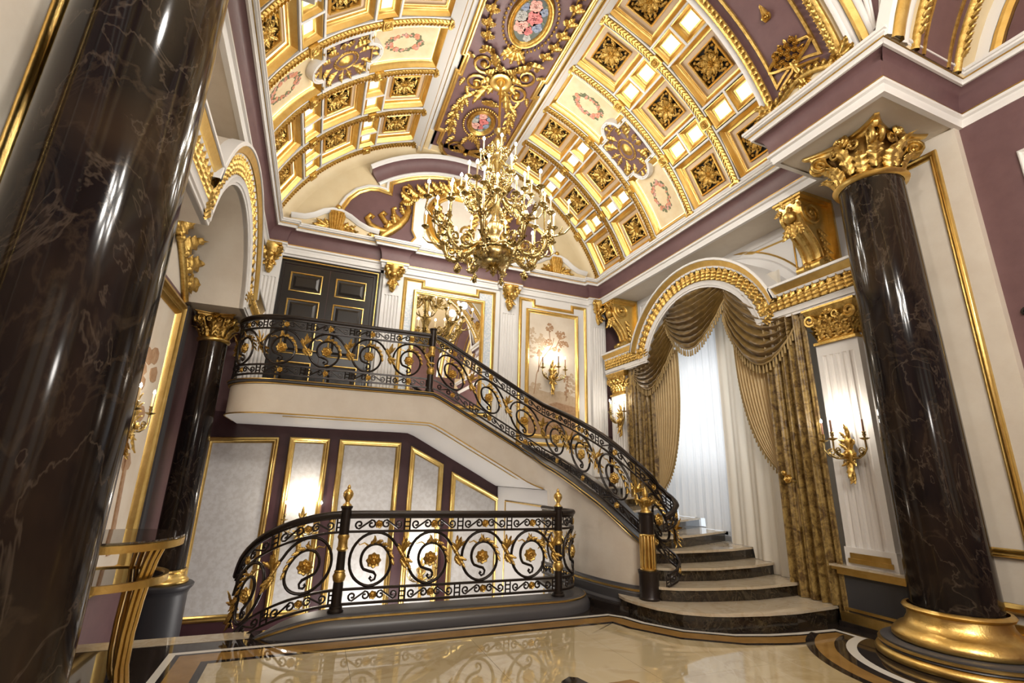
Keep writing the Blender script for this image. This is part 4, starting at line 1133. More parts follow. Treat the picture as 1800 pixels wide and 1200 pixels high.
# side arches over the arms of the crossing
RS, YS = 2.86, -.55
for sgn in (1, -1):
    def PS(a, b, c): t = b / RS; r = RS - c; return (XC + sgn * a, YS + r * sin(t), ZA + r * cos(t))
    DS = RS * pi / 180
    rng = [(75 - 150 * i / 40) * DS for i in range(41)]
    def strip(nm, a0, a1, prof, m, ang=50):
        mb = MB(); am = (a0 + a1) / 2; hw = (a1 - a0) / 2
        sweep(mb, [(am, b) for b in rng], [(s_ * hw, c) for s_, c in prof], PS); return part(nm, mb, m, ca, ang)
    strip('side_soffit', 2.62, 4.24, [(-1, 0), (1, 0)], 'vaultcream')
    strip('side_moulding', 2.62, 2.70, [(-1, -.1), (-1, .03), (0, .05), (1, .02), (1, 0)], 'white')
    strip('side_moulding', 2.70, 2.86, [(-1, 0), (-.8, .06), (0, .09), (.8, .06), (1, 0)], 'gold')
    strip('side_moulding', 2.86, 2.96, [(-1, 0), (-1, .03), (0, .045), (1, .03), (1, 0)], 'white')
    q = strip('side_panel', 3.12, 3.78, [(-1, 0), (-1, .012), (1, .012), (1, 0)], 'purple', 0)
    for a0 in (3.05, 3.80): strip('side_gilt_frame', a0, a0 + .09, [(-1, 0), (-.8, .04), (0, .06), (.8, .04), (1, 0)], 'goldc')
    for a0 in (3.22, 3.66): strip('side_gilt_frame', a0, a0 + .04, [(-1, .01), (-.8, .03), (.8, .03), (1, .01)], 'goldc')
    mb = MB()
    for b in [72 * DS - k * .085 for k in range(46)]:
        for a in (3.095, 3.845):
            c = Vector(PS(a, b, .05)); leaf(mb, c, Vector(PS(a, b - .05, .05)) - c, Vector((c.x, YS, ZA)) - c, .11, .085, .4, 4, .3)
    for k in range(10):
        c = Vector(PS(3.45 + .07 * cos(k * 2.4), (60 - k * 1.2) * DS, .03)); rosette(mb, c, Vector((c.x, YS, ZA)) - c, .06, 5, .6)
    part('side_foliage', mb, 'goldc', q, 60)
    X0 = 6.5 if sgn > 0 else -1.9
    PW = (lambda a, b, c: (6.5 - c, a, b)) if sgn > 0 else (lambda a, b, c: (-1.9 + c, a, b))
    ln = struct('wall_arm')
    mb = MB(); prism(mb, rect(-5.9, 5.9, 2.40, 9.1), -.1, 0, PW); part('arm_lunette', mb, 'vaultcream', ln, 0)
    for r0, r1, hh, m in ((2.86, 2.74, .05, 'white'), (2.74, 2.62, .08, 'gold'), (2.62, 2.30, .02, 'purple'), (2.30, 2.23, .06, 'white'), (2.23, 2.10, .08, 'gold')):
        rm, hw = (r0 + r1) / 2, (r0 - r1) / 2
        pa = [(YS + rm * sin(radians(t)), ZA + rm * cos(radians(t))) for t in range(-75, 76, 5)]
        mb = MB(); sweep(mb, pa, [(-hw, 0), (-hw * .8, hh * .7), (0, hh), (hw * .8, hh * .7), (hw, 0)] if m == 'gold' else [(-hw, 0), (-hw, hh), (hw, hh), (hw, 0)], PW); part('arm_moulding', mb, m, ln, 50)
# ================================================================= STAIRCASE
st = thing('staircase', 'cream staircase with marble steps curving up to a landing along the end wall', 'staircase', (4.4, 5.0, 0))
#          x, y, z of the kerb's top edge
SP = [(-1.30, 9.0, 2.81), (-1.30, 8.26, 2.81)] + [(-.50 + .80 * cos(radians(a)), 8.26 + .80 * sin(radians(a)), 2.81) for a in range(190, 270, 10)] + [(-.50, 7.46, 2.81), (.6, 7.46, 2.81), (1.62, 7.46, 2.81), (1.74, 7.46, 2.765),
      (2.3, 7.46, 2.477), (3.0, 7.46, 2.117), (3.2, 7.455, 2.01), (3.36, 7.37, 1.91), (3.47, 7.22, 1.80), (3.54, 7.0, 1.71), (3.58, 6.8, 1.633), (3.62, 6.5, 1.517), (3.66, 6.2, 1.388), (3.72, 5.9, 1.246), (3.80, 5.65, 1.08), (3.90, 5.45, .91), (3.99, 5.36, .80)]
HOOK = [(4.10, 5.34, .72), (4.24, 5.36, .60), (4.33, 5.33, .52), (4.37, 5.24, .46), (4.33, 5.14, .40), (4.22, 5.08, .34), (4.08, 5.10, .28)]
class Path:
    def __init__(s, pts, step=.07):
        pts = [Vector(p) for p in pts]; fine = []
        n = len(pts)
        for i in range(n - 1):
            p0, p1, p2, p3 = pts[max(0, i - 1)], pts[i], pts[i + 1], pts[min(n - 1, i + 2)]
            k = max(1, int((p2 - p1).length / step))
            m1 = (p2 - p0) * .5; m2 = (p3 - p1) * .5; L = (p2 - p1).length
            if m1.length > L: m1 = m1 * (L / m1.length)
            if m2.length > L: m2 = m2 * (L / m2.length)
            for j in range(k):
                t = j / k; t2 = t * t; t3 = t2 * t
                fine.append(p1 * (2 * t3 - 3 * t2 + 1) + m1 * (t3 - 2 * t2 + t) + p2 * (-2 * t3 + 3 * t2) + m2 * (t3 - t2))
        fine.append(pts[-1]); s.p = fine
        s.d = [0]
        for a, b in zip(fine, fine[1:]): s.d.append(s.d[-1] + hypot(b.x - a.x, b.y - a.y))
        s.L = s.d[-1]
    def at(s, q):
        q = max(0, min(s.L - 1e-6, q))
        lo, hi = 0, len(s.d) - 1
        while hi - lo > 1:
            m = (lo + hi) // 2
            if s.d[m] <= q: lo = m
            else: hi = m
        a, b = s.p[lo], s.p[lo + 1]; l = max(1e-9, s.d[lo + 1] - s.d[lo]); t = (q - s.d[lo]) / l
        tx, ty = (b.x - a.x) / l, (b.y - a.y) / l; h = hypot(tx, ty) or 1
        return a + (b - a) * t, (tx / h, ty / h)
    def near(s, x, y):
        return min(range(len(s.p)), key=lambda i: hypot(s.p[i].x - x, s.p[i].y - y))
    def map(s, q, h, d=0):
        p, t = s.at(q)
        return Vector((p.x + t[1] * d, p.y - t[0] * d, p.z + h))      # d > 0: to the right of travel (outside of the stair)
SW = Path(SP)
def ribbon(path, prof, i0=0, i1=None, step=1, zf=None):
    """sweep a (d, h) profile along a 3-d path, d to the right of travel"""
    mb = MB(); idx = list(range(i0, (len(path.p) if i1 is None else i1), step)); m = len(prof)
    for i in idx:
        p = path.p[i]; _, t = path.at(path.d[i])
        _, ta = path.at(max(0, path.d[i] - .03)); _, tb = path.at(path.d[i] + .03)
        tx, ty = ta[0] + tb[0], ta[1] + tb[1]; l = hypot(tx, ty) or 1; tx /= l; ty /= l
        for d, h in prof:
            z = p.z + h if zf is None else zf(p, h)
            mb.v.append((p.x + ty * d, p.y - tx * d, z))
    for k in range(len(idx) - 1):
        for j in range(m - 1): mb.f.append((k * m + j, k * m + j + 1, (k + 1) * m + j + 1, (k + 1) * m + j))
    return mb
def bottom(p, h=0):
    if p.y > 7.44 and p.x < 3.21: return p.z - .50
    if p.y > 7.12: return 1.505 - .50 * (p.x - 3.2)
    return -.02
iend = len(SW.p)
mb = ribbon(SW, [(0, -.07), (0, -9)], zf=lambda p, h: p.z + h if h > -1 else bottom(p))
part('stringer', mb, 'cream', st, 40)
part('stringer_moulding', ribbon(SW, [(-.20, .0), (-.02, .0), (.05, -.005), (.055, -.02), (.04, -.03), (.045, -.05), (.02, -.06), (.015, -.075), (0, -.08)], 0, SW.near(3.2, 7.455) + 1), 'graphite', st, 40)
part('stringer_moulding', ribbon(SW, [(-.30, .10), (-.16, .10), (-.15, .03), (.0, .01), (.05, -.005), (.055, -.02), (.04, -.03), (.045, -.05), (.02, -.06), (.015, -.075), (0, -.08)], SW.near(3.2, 7.455)), 'graphite', st, 40)
part('gilt_line', ribbon(SW, [(.05, -.006), (.062, -.012), (.06, -.02), (.045, -.024)]), 'gold', st, 40)
part('gilt_line', ribbon(SW, [(.02, -.058), (.034, -.062), (.03, -.072), (.012, -.076)]), 'gold', st, 40)
ie = SW.near(3.49, 7.16)
mb = ribbon(SW, [(.0, .0), (.02, .0), (.022, .012), (.012, .02), (.0, .02)], 0, ie, zf=lambda p, h: bottom(p) + h); part('gilt_line', mb, 'gold', st, 40)
sof = [SW.p[i] for i in range(0, ie)]
mb = MB(); mb.add([(p.x, p.y, bottom(p)) for p in sof] + [(p.x if p.x > -1.2 else p.x, 9.46, bottom(p)) for p in sof], [(i, i + 1, len(sof) + i + 1, len(sof) + i) for i in range(len(sof) - 1)]); part('soffit', mb, 'white', st, 40)
mb = ribbon(SW, [(-.16, -.004), (-.16, -.016), (-.18, -.016), (-.18, -.004)], SW.near(-.5, 7.46), ie, zf=lambda p, h: bottom(p) + h); part('gilt_line', mb, 'gold', st, 0)
lp = [(-1.27, 9.2), (-1.27, 8.26)] + [(-.50 + .77 * cos(radians(a)), 8.26 + .77 * sin(radians(a))) for a in range(190, 271, 10)] + [(1.68, 7.49), (1.68, 9.30), (-1.27, 9.30)]
mb = MB(); prism(mb, lp, 2.35, 2.70); part('landing', mb, 'tread', st, 0)
mb = MB(); box(mb, (3.51, 7.10, -2.3), (3.60, 9.44, 1.36)); ew = part('end_panel', mb, 'white', st, 0)
mb = MB(); sweep(mb, rect(7.25, -.6, 9.0, 1.12), THIN, PR(3.51), closed=True); part('gilt_line', mb, 'gold', ew, 40)
# base board round the foot of the curved wall
ib = SW.near(3.50, 7.16)
for nm, pr, m in (('base_board', [(0, .30), (.02, .30), (.03, .24), (.05, .22), (.05, .12), (.09, .10), (.10, .0)], 'graphite'), ('gilt_line', [(.02, .262), (.04, .258), (.04, .238), (.03, .234)], 'gold'), ('base_plinth', [(.09, .09), (.20, .085), (.20, 0)], 'dark')):
    part(nm, ribbon(SW, pr, ib, zf=lambda p, h: h), m, st, 40)
# steps
RISE = .155
def ztop(n): return .18 + (n - 1) * RISE
EDGE = {1: [(4.02, 5.80), (3.90, 5.76), (3.80, 5.68), (3.735, 5.55), (3.712, 5.40), (3.73, 5.22), (3.81, 4.95), (3.97, 4.72), (4.2, 4.57), (4.463, 4.485), (4.85, 4.41), (5.276, 4.374), (5.884, 4.409), (6.35, 4.47)],
        2: [(3.99, 5.25), (4.05, 5.16), (4.21, 5.07), (4.45, 5.0), (4.7, 4.95), (5.254, 4.874), (5.91, 4.908), (6.35, 4.98)],
        3: [(4.18, 5.50), (4.3, 5.42), (4.46, 5.36), (5.0, 5.26), (5.65, 5.30), (6.35, 5.45)],
        4: [(4.05, 5.85), (4.35, 5.72), (4.72, 5.65), (5.2, 5.64), (5.73, 5.68), (6.35, 5.82)],
        5: [(3.96, 6.10), (4.35, 5.93), (4.80, 5.85), (5.3, 6.0), (5.67, 6.14), (6.35, 6.42)],
        6: [(3.90, 6.35), (4.5, 6.28), (5.24, 6.42), (5.66, 6.62), (6.35, 6.98)]}
for n, o in ((7, (6.35, 7.6)), (8, (6.35, 8.3)), (9, (6.35, 9.1)), (10, (5.75, 9.44)), (11, (5.15, 9.44)), (12, (4.6, 9.44)), (13, (4.05, 9.44)), (14, (3.62, 9.44)), (15, (3.22, 9.44)), (16, (2.70, 9.44)), (17, (2.24, 9.44))):
    zt = ztop(n) + .12
    i = min(range(len(SW.p)), key=lambda j: abs(SW.p[j].z - zt) if SW.p[j].z < 2.78 else 9)
    p = SW.p[i]; _, t = SW.at(SW.d[i]); a = (p.x - t[1] * .1, p.y + t[0] * .1)
    EDGE[n] = [a, ((a[0] + o[0]) / 2, (a[1] + o[1]) / 2 - .02), o]
inner = [(SW.p[i].x - SW.at(SW.d[i])[1][1] * .08, SW.p[i].y + SW.at(SW.d[i])[1][0] * .08) for i in range(SW.near(1.8, 7.46), iend, 3)]
EDGE[18] = [(1.70, 7.56), (1.69, 8.4), (1.68, 9.30)]; EDGE[19] = EDGE[18]
for n in range(7, 18): EDGE[n][-1] = (EDGE[n][-1][0], min(9.30, EDGE[n][-1][1]))
for n in range(1, 18):
    e = EDGE[n]; z0, z1 = (ztop(n - 1) if n > 1 else 0), ztop(n)
    nb = EDGE[min(18, n + (2 if n < 8 else 1))]
    def idx(a): return min(range(len(inner)), key=lambda j: hypot(inner[j][0] - a[0], inner[j][1] - a[1]))
    k0, k1 = idx(nb[0]), idx(e[0])
    back = ([(6.35, 9.30)] if e[-1][0] > 6.3 and nb[-1][0] < 6.3 else []) + nb[::-1] + (inner[k0 + 1:k1] if k1 > k0 else [])
    mb = MB(); prism(mb, e + back, max(0, z0 - .02) if n > 1 else -.01, z1 - .03); s_ = part('step', mb, 'riser', st, 0)
    ed = offpoly(e, -.022)
    mb = MB(); prism(mb, ed + back, z1 - .03, z1); part('tread', mb, 'tread', s_, 0)

# ================================================================= WROUGHT BALUSTRADES
def scroll_unit(P, q0, pitch, H, root, flip=1, big=True):
    """one wave of the scrolled ironwork between q0 and q0 + pitch on path P; H: height of handrail"""
    k = H / .95
    M_ = lambda x, h, d=0: P.map(q0 + (x if flip > 0 else pitch - x), h * k, d)
    cx, cy = pitch * .47, .472; ro = min(.262, pitch * .415); ry = .262
    ir = MB()
    def curve(pts, r): tube(ir, [M_(x, h) for x, h in pts], r, 6)
    def el(a, f, ox=0): return (cx + ox + ro * f * cos(radians(a)), cy + ry * f * sin(radians(a)))
    br = [el(a, 1) for a in range(232, 27, -11)]; x1, h1 = br[-1]; ex, eh = el(196, 1, pitch)
    br += [(x1 + (ex - x1) * .35, h1 - .055), (x1 + (ex - x1) * .7, eh + .09), (ex, eh)]
    curve(br, [.013] + [.0165] * (len(br) - 2) + [.013])
    def rad(a): return 1 - .02 * (a - 196) / 64 if a < 260 else (.98 - .40 * (a - 260) / 130 if a < 390 else .58 - .05 * (a - 390) / 200)
    vn = [el(a, rad(a)) for a in range(196, 588, 11)]
    xe, he = vn[-1]
    vn += [(cx - .035, cy - .115), (cx + .005, cy - .125), (cx + .03, cy - .155), (cx + .022, cy - .192), (cx - .012, cy - .205), (cx - .032, cy - .182), (cx - .014, cy - .166)]
    curve(vn, [.0165] * (len(vn) - 5) + [.013, .013, .013, .014, .018])
    un = part('scroll_panel', ir, 'iron', root, 60)
    g = MB()
    nrm = (M_(cx, cy, .1) - M_(cx, cy, -.1)).normalized()
    rosette2(g, M_(cx - .005, cy - .012), nrm, .074, 8, .35)
    part('rosette', g, 'goldc', un, 60)
    g = MB()
    def lf(x, h, dx, dh, L, w_, cu=.35):
        p = M_(x, h); dd = M_(x + dx * .05, h + dh * .05) - p
        for s_ in (-1, 1): leaf(g, p + nrm * (.008 * s_), dd, nrm * s_, L, w_, cu, 5, .2)
    for a in (470, 448, 426, 404, 382, 362):
        x, h = el(a, rad(a) + .04); tx, th = sin(radians(a)), -cos(radians(a)); lf(x, h, tx + .35 * cos(radians(a)), th + .35 * sin(radians(a)), .085, .042)
    x, h = el(478, rad(478)); tube(g, [M_(x, h), M_(x - .05, h + .03), M_(x - .10, h + .012), M_(x - .125, h + .05)], [.011, .009, .006, .003], 5)
    x, h = el(452, .60); lf(x, h, -.1, 1, .085, .03)
    xm, hm = x1 + (ex - x1) * .55, (h1 + eh) * .5 + .015      # sheath where the vine divides
    for t in range(5):
        q = t / 4; lf(x1 + (ex - x1) * (.15 + .7 * q), h1 + (eh - h1) * (.1 + .75 * q), .55, -.8, .10, .045)
    lf(xm, hm, .15, 1, .19, .060); lf(xm, hm + .03, .75, .8, .13, .05); lf(xm, hm + .02, -.6, .9, .10, .04)
    lf(xm - .02, hm - .05, .95, -.25, .15, .055); lf(xm - .02, hm - .06, .65, -.9, .12, .045)
    part('gilded_leaf', g, 'goldc', un, 60)
    return un
def scroll_band(P, q0, pitch, h0, h1, root):
    ir = MB(); hm = (h0 + h1) / 2; r = (h1 - h0) * .36
    M_ = lambda x, h, d=0: P.map(q0 + x, h, d)
    nrm = (M_(pitch / 2, hm, .1) - M_(pitch / 2, hm, -.1)).normalized()
    for cx, fl in ((pitch * .265, 1), (pitch * .735, -1)):
        ox = min(pitch * .105, .072)
        a = []
        for i in range(13):
            t = i / 12; an = radians(-90 - 400 * (1 - t)); rr = r * (.22 + .78 * t)
            a.append((-ox + rr * cos(an) * 1.05, rr * sin(an)))
        b = [(-x, -y) for x, y in a[::-1]]
        tube(ir, [M_(cx + x * fl, hm + y) for x, y in a + b], .0105, 5)
    for x in ((pitch - .03, pitch + .03) if pitch > .4 else ()):
        tube(ir, [M_(x, h0 - .008), M_(x, h1 + .008)], .009, 4)
    for h in (hm - r * .55, hm + r * .55): tube(ir, [M_(pitch - .03, h), M_(pitch + .03, h)], .008, 4)
    o = part('scroll_band', ir, 'iron', root, 60)
    g = MB(); rosette2(g, M_(pitch * .5, hm), nrm, r * .95, 6, .35); part('rosette', g, 'goldc', o, 60)
def bar(P, q0, q1, h, hw, hh, root, nm='rail_bar', m='iron', rd=False):
    n = max(2, int((q1 - q0) / .06)); mb = MB(); prof = [(-hw, -hh), (hw, -hh), (hw, hh), (-hw, hh)]
    if rd: prof = [(-hw * .7, -hh), (hw * .7, -hh), (hw, -hh * .2), (hw * .95, hh * .45), (hw * .5, hh), (-hw * .5, hh), (-hw * .95, hh * .45), (-hw, -hh * .2)]
    k = len(prof)
    for i in range(n + 1):
        q = q0 + (q1 - q0) * i / n
        for d, hz in prof: mb.v.append(tuple(P.map(q, h + hz, d)))
    for i in range(n):
        for j in range(k): mb.f.append((i * k + j, i * k + (j + 1) % k, (i + 1) * k + (j + 1) % k, (i + 1) * k + j))
    mb.f.append(tuple(range(k))[::-1]); mb.f.append(tuple(n * k + j for j in range(k)))
    return part(nm, mb, m, root, 50)
def rails(P, q0, q1, H, root):
    k = H / .95
    bar(P, q0, q1, .925 * k, .038, .028, root, 'handrail', rd=True)
    for h in (.885, .745, .20, .065): bar(P, q0, q1, h * k, .015, .012, root)
def run(P, q0, q1, H, root, n, flip=1):
    rails(P, q0, q1, H, root); k = H / .95; p = (q1 - q0) / n
    for i in range(n):
        scroll_unit(P, q0 + p * i, p, H, root, flip)
        scroll_band(P, q0 + p * i, p, .755 * k, .875 * k, root); scroll_band(P, q0 + p * i, p, .075 * k, .19 * k, root)
def newel(root, x, y, z, H, finial=True, r=.052):
    mb = MB(); lathe(mb, [(r * 1.55, 0), (r * 1.55, .02), (r * 1.25, .035), (r * 1.25, .05), (r, .06), (r, .25), (r * .86, .38), (r * .80, .60), (r, .74), (r, H - .03), (r * 1.2, H - .02), (r * 1.2, H), (r * .9, H + .005), (0, H + .005)], (x, y, z), 16)
    nw = part('newel_post', mb, 'iron', root, 40)
    mb = MB()
    lathe(mb, [(r * 1.0, .245), (r * .75, .27), (r * 1.15, .30), (r * 1.3, .34), (r * 1.0, .375), (r * 1.1, .385), (r * .9, .40)], (x, y, z), 16)
    part('gilt_collar', mb, 'goldc', nw, 50); mb = MB()
    lathe(mb, [(r * .85, .58), (r * 1.15, .60), (r * .95, .63), (r * .95, .69), (r * 1.2, .72), (r * 1.05, .745)], (x, y, z), 16)
    part('gilt_collar', mb, 'goldc', nw, 50)
    if finial:
        mb = MB(); lathe(mb, [(r * .9, H), (r * .9, H + .015), (r * .5, H + .03), (r * .42, H + .05), (r * .75, H + .075), (r * 1.02, H + .105), (r * 1.05, H + .13), (r * .85, H + .155), (r * .5, H + .17), (r * .3, H + .18), (r * .38, H + .195), (r * .2, H + .215), (0.001, H + .225)], (x, y, z), 16)
        part('gilt_finial', mb, 'gold', nw, 60)
    return nw
sb = thing('stair_balustrade', 'black wrought iron balustrade with gilded scrolls along the landing and stair', 'balustrade', (1.56, 7.46, 2.81))
UP = Path(SP + HOOK)
qa = .35; qn = UP.d[UP.near(1.56, 7.46)]; qe = UP.d[UP.near(3.99, 5.36)]
pA = 5
run(UP, qa, qn - .04, .95, sb, 6)
newel(sb, 1.56, 7.46, 2.80, 1.05, False)
run(UP, qn + .05, qe - .05, .95, sb, 6)
# closing volute that drops to the foot newel
H1, H2 = .95, .72
def volute(P, q0, q1):
    n = 14
    V = lambda q, h, d=0: P.map(q, h * (1 + (.86 / .95 - 1) * (q - q0) / (q1 - q0)), d)
    class Q: pass
    vp = Q(); vp.map = V
    rails(vp, q0, q1, .95, sb)
    scroll_unit(vp, q0 + .06, (q1 - q0) * .55, .95, sb)
    for a in (0, .5): scroll_band(vp, q0 + (q1 - q0) * a, (q1 - q0) * .5, .755, .875, sb); scroll_band(vp, q0 + (q1 - q0) * a, (q1 - q0) * .5, .075, .19, sb)
volute(UP, qe - .05, UP.L - .02)
fx, fy, fz = 3.955, 5.27, .18
mb = MB(); lathe(mb, [(.125, 0), (.13, .02), (.118, .04), (.118, .27), (.128, .30), (.128, .32), (.0, .32)], (fx, fy, fz), 24); nw = part('foot_newel', mb, 'iron', sb, 40)
mb = MB(); lathe(mb, [(.06, .32), (.098, .325), (.098, .345), (.068, .355), (.066, .70), (.095, .715), (.098, .73), (.085, .74)], (fx, fy, fz), 24); sf = part('gilt_shaft', mb, 'gold', nw, 40)
for k in range(12):
    a = 2 * pi * k / 12; mb = MB(); tube(mb, [(fx + .080 * cos(a), fy + .080 * sin(a), fz + z) for z in (.345, .36, .70, .715)], [.012, .017, .017, .012], 8); part('gilt_rod', mb, 'gold', sf, 60)
mb = MB(); lathe(mb, [(.09, .735), (.09, .96), (.098, .965), (.098, .985), (0, .985)], (fx, fy, fz), 24); part('newel_cap', mb, 'iron', nw, 40)
mb = MB(); lathe(mb, [(.07, .985), (.07, 1.0), (.04, 1.02), (.035, 1.06), (.06, 1.08), (.07, 1.12), (.06, 1.15), (.03, 1.17), (.04, 1.20), (.022, 1.24), (.001, 1.30)], (fx, fy, fz), 18)
for k in range(6):
    a = k * pi / 3; leaf(mb, (fx + .04 * cos(a), fy + .04 * sin(a), fz + 1.06), (cos(a) * .5, sin(a) * .5, 1), (cos(a), sin(a), 0), .15, .07, .6, 5)
part('gilt_finial', mb, 'goldc', nw, 60)

# kerb and balustrade of the stairwell
wl_ = thing('stairwell_balustrade', 'black and gold iron balustrade on a grey kerb round the stairwell opening', 'balustrade', (1.7, 5.75, 0))
KP = [(-.62, 6.35, -.55), (-.55, 6.10, -.28), (-.40, 5.90, -.08), (-.16, 5.785, .06), (.12, 5.75, .14), (.40, 5.74, .17), (1.7, 5.745, .17), (2.75, 5.75, .17), (2.97, 5.76, .17), (3.16, 5.82, .17), (3.29, 5.95, .17), (3.335, 6.12, .17), (3.30, 6.32, .17), (3.28, 6.9, .17)]
KB = Path(KP)
prof = [(-.16, -.02), (-.16, .0), (.10, .0), (.13, -.005), (.15, -.02), (.15, -.035), (.165, -.05), (.19, -.075), (.205, -.11), (.205, -.17)]
part('kerb', ribbon(KB, prof, KB.near(-.40, 5.9)), 'graphite', wl_, 40)
part('gilt_line', ribbon(KB, [(.146, -.016), (.16, -.02), (.16, -.034), (.146, -.038)], KB.near(-.40, 5.9)), 'gold', wl_, 40)
mb = ribbon(KB, [(.12, -.002), (.12, -9)], KB.near(-.40, 5.9), zf=lambda p, h: max(0, p.z) if h > -1 else -.16); part('kerb_core', mb, 'graphite', wl_, 40)
q1 = KB.d[KB.near(.40, 5.74)]; q2 = KB.d[KB.near(2.97, 5.76)]
run(KB, q1 + .05, q2 - .05, .98, wl_, 4)
newel(wl_, .40, 5.74, .17, 1.03); newel(wl_, 2.97, 5.76, .17, 1.03)
run(KB, q2 + .05, KB.L - .05, .98, wl_, 2)
rails(KB, .05, q1 - .05, .98, wl_)
scroll_unit(KB, q1 - .68, .62, .98, wl_, -1)
scroll_unit(KB, q1 - 1.2, .5, .98, wl_, -1)
for k in range(2):
    p = (q1 - .1) / 2; scroll_band(KB, .05 + p * k, p, .78, .90, wl_); scroll_band(KB, .05 + p * k, p, .078, .195, wl_)
# ================================================================= COLUMNS
def round_capital(root, cx, cy, z, r, h, col='goldc'):
    mb = MB()
    lathe(mb, [(r * 1.02, -.02), (r * 1.16, -.005), (r * 1.20, .02), (r * 1.14, .045), (r * 1.0, .055), (r * .86, .10), (r * .84, h * .5), (r * .98, h * .78), (r * 1.15, h * .86), (.01, h * .87)], (cx, cy, z), 32)
    cp = part('capital', mb, 'gold', root, 50)
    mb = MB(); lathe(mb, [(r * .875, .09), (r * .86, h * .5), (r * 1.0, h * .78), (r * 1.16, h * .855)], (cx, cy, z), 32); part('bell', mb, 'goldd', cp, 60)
    mb = MB(); hw = r * 1.48; ab = []
    for k in range(4):
        a = k * pi / 2
        ca_, sa_ = cos(a), sin(a)
        for i in range(9):
            t = -1 + 2 * i / 8; d = hw * (1.0 - .26 * (1 - t * t)); e = hw * t * .93
            ab.append((cx + ca_ * d - sa_ * e, cy + sa_ * d + ca_ * e))
    n = len(ab)
    lv = [(.80, h * .84), (.86, h * .88), (.88, h * .93), (.97, h * .95), (1.0, h * .99), (1.0, h)]
    for f, zz in lv: mb.v += [(cx + (x - cx) * f, cy + (y - cy) * f, z + zz) for x, y in ab]
    for l in range(len(lv) - 1): mb.f += [(l * n + i, l * n + (i + 1) % n, (l + 1) * n + (i + 1) % n, (l + 1) * n + i) for i in range(n)]
    mb.f.append(tuple(range((len(lv) - 1) * n, len(lv) * n))); part('abacus', mb, 'gold', cp, 40)
    mb = MB(); leaf(mb, (r * .99, 0, 0), (.05, 0, 1), (1, 0, 0), h * .50, r * .56, .80, 8, .10); LA = mesh('acanthus_leaf', mb, col, 60)
    mb = MB(); leaf(mb, (r * .95, 0, 0), (.08, 0, 1), (1, 0, 0), h * .76, r * .54, .75, 8, .08); LB = mesh('acanthus_leaf', mb, col, 60)
    for me, z0, off in ((LB, .10, 0), (LA, .06, .5)):
        for k in range(8): put('acanthus_leaf', me, cp, Matrix.Translation((cx, cy, z + z0 * h / .6)) @ Matrix.Rotation((k + off) * pi / 4, 4, 'Z'))
    mb = MB(); c = (r * 1.50, 0, h * .70)
    for s_ in (-1, 1):
        tube(mb, [(r * .95, s_ * .02, h * .35), (r * 1.05, s_ * .03, h * .55), (r * 1.25, s_ * .04, h * .72)] + [p + Vector((0, s_ * .045, 0)) for p in spiral(c, (1, 0, 0), (0, 0, 1), r * .30, r * .06, 130, -1.6, 16)], r * .085, 6)
    leaf(mb, (r * 1.1, 0, h * .42), (.6, 0, 1), (1, 0, -.4), h * .4, r * .5, .5); ball(mb, c, r * .13, 8, 6)
    VO = mesh('volute', mb, col, 60)
    for k in range(4): put('volute', VO, cp, Matrix.Translation((cx, cy, z)) @ Matrix.Rotation((k + .5) * pi / 2, 4, 'Z'))
    mb = MB(); rosette(mb, (r * 1.22, 0, h * .90), (1, 0, .1), r * .28, 6, .5)
    for s_ in (-1, 1):
        leaf(mb, (r * 1.14, 0, h * .70), (.1, s_ * .9, .4), (1, 0, 0), r * .5, r * .22, .4)
        tube(mb, spiral((r * 1.16, s_ * r * .34, h * .72), (0, s_, 0), (0, 0, 1), r * .2, r * .04, 150, -1.4, 14), r * .06, 5)
    FL = mesh('abacus_flower', mb, col, 60)
    for k in range(4): put('abacus_flower', FL, cp, Matrix.Translation((cx, cy, z)) @ Matrix.Rotation(k * pi / 2, 4, 'Z'))
    return cp
def column(label, cx, cy, loc, zb_, zt, r, ch, slab, group=None):
    t = thing('marble_column', label, 'column', loc)
    mb = MB(); n = 14
    lathe(mb, [(r * (1 - .10 * max(0, (i / n - .25)) ** 1.4), zb_ + (zt - zb_) * i / n) for i in range(n + 1)], (cx, cy, 0), 48); part('shaft', mb, 'black', t, 60)
    round_capital(t, cx, cy, zt, r * .93, ch)
    return t
for cx, cy, lab in ((5.83, 3.10, 'huge black marble column with gilded capital beside the curtained window'), (-1.275, 3.02, 'huge black marble column close by, cut off by the picture edge, beside a console table')):
    r = .345 if cx > 0 else .37
    t = column(lab, cx, cy, (cx, cy, 0), .46, 5.02, r, .57, True)
    f = r / .345
    mb = MB(); lathe(mb, [(.37 * f, .47), (.40 * f, .465), (.415 * f, .445), (.40 * f, .42), (.375 * f, .415), (.385 * f, .36), (.42 * f, .30), (.46 * f, .28), (.475 * f, .27), (.50 * f, .245), (.525 * f, .215), (.53 * f, .18), (.51 * f, .16), (.3, .16)], (cx, cy, 0), 48); b = part('gilt_base', mb, 'gold', t, 60)
    mb = MB(); lathe(mb, [(.3, .158), (.60 * f, .158), (.625 * f, .15), (.625 * f, .135), (.62 * f, .13)], (cx, cy, 0), 48); part('plinth', mb, 'graphite', b, 40)
    mb = MB(); lathe(mb, [(.62 * f, .135), (.65 * f, .128), (.65 * f, .112), (.63 * f, .108)], (cx, cy, 0), 48); part('gilt_ring', mb, 'gold', b, 40)
    mb = MB(); lathe(mb, [(.63 * f, .11), (.64 * f, .09), (.62 * f, .085)], (cx, cy, 0), 48); part('plinth_band', mb, 'graphite', b, 40)
    mb = MB(); lathe(mb, [(.62 * f, .09), (.665 * f, .075), (.685 * f, .045), (.68 * f, .015), (.66 * f, 0), (.3, 0)], (cx, cy, 0), 48); part('gilt_torus', mb, 'gold', b, 60)
cx, cy = -1.655, 8.30
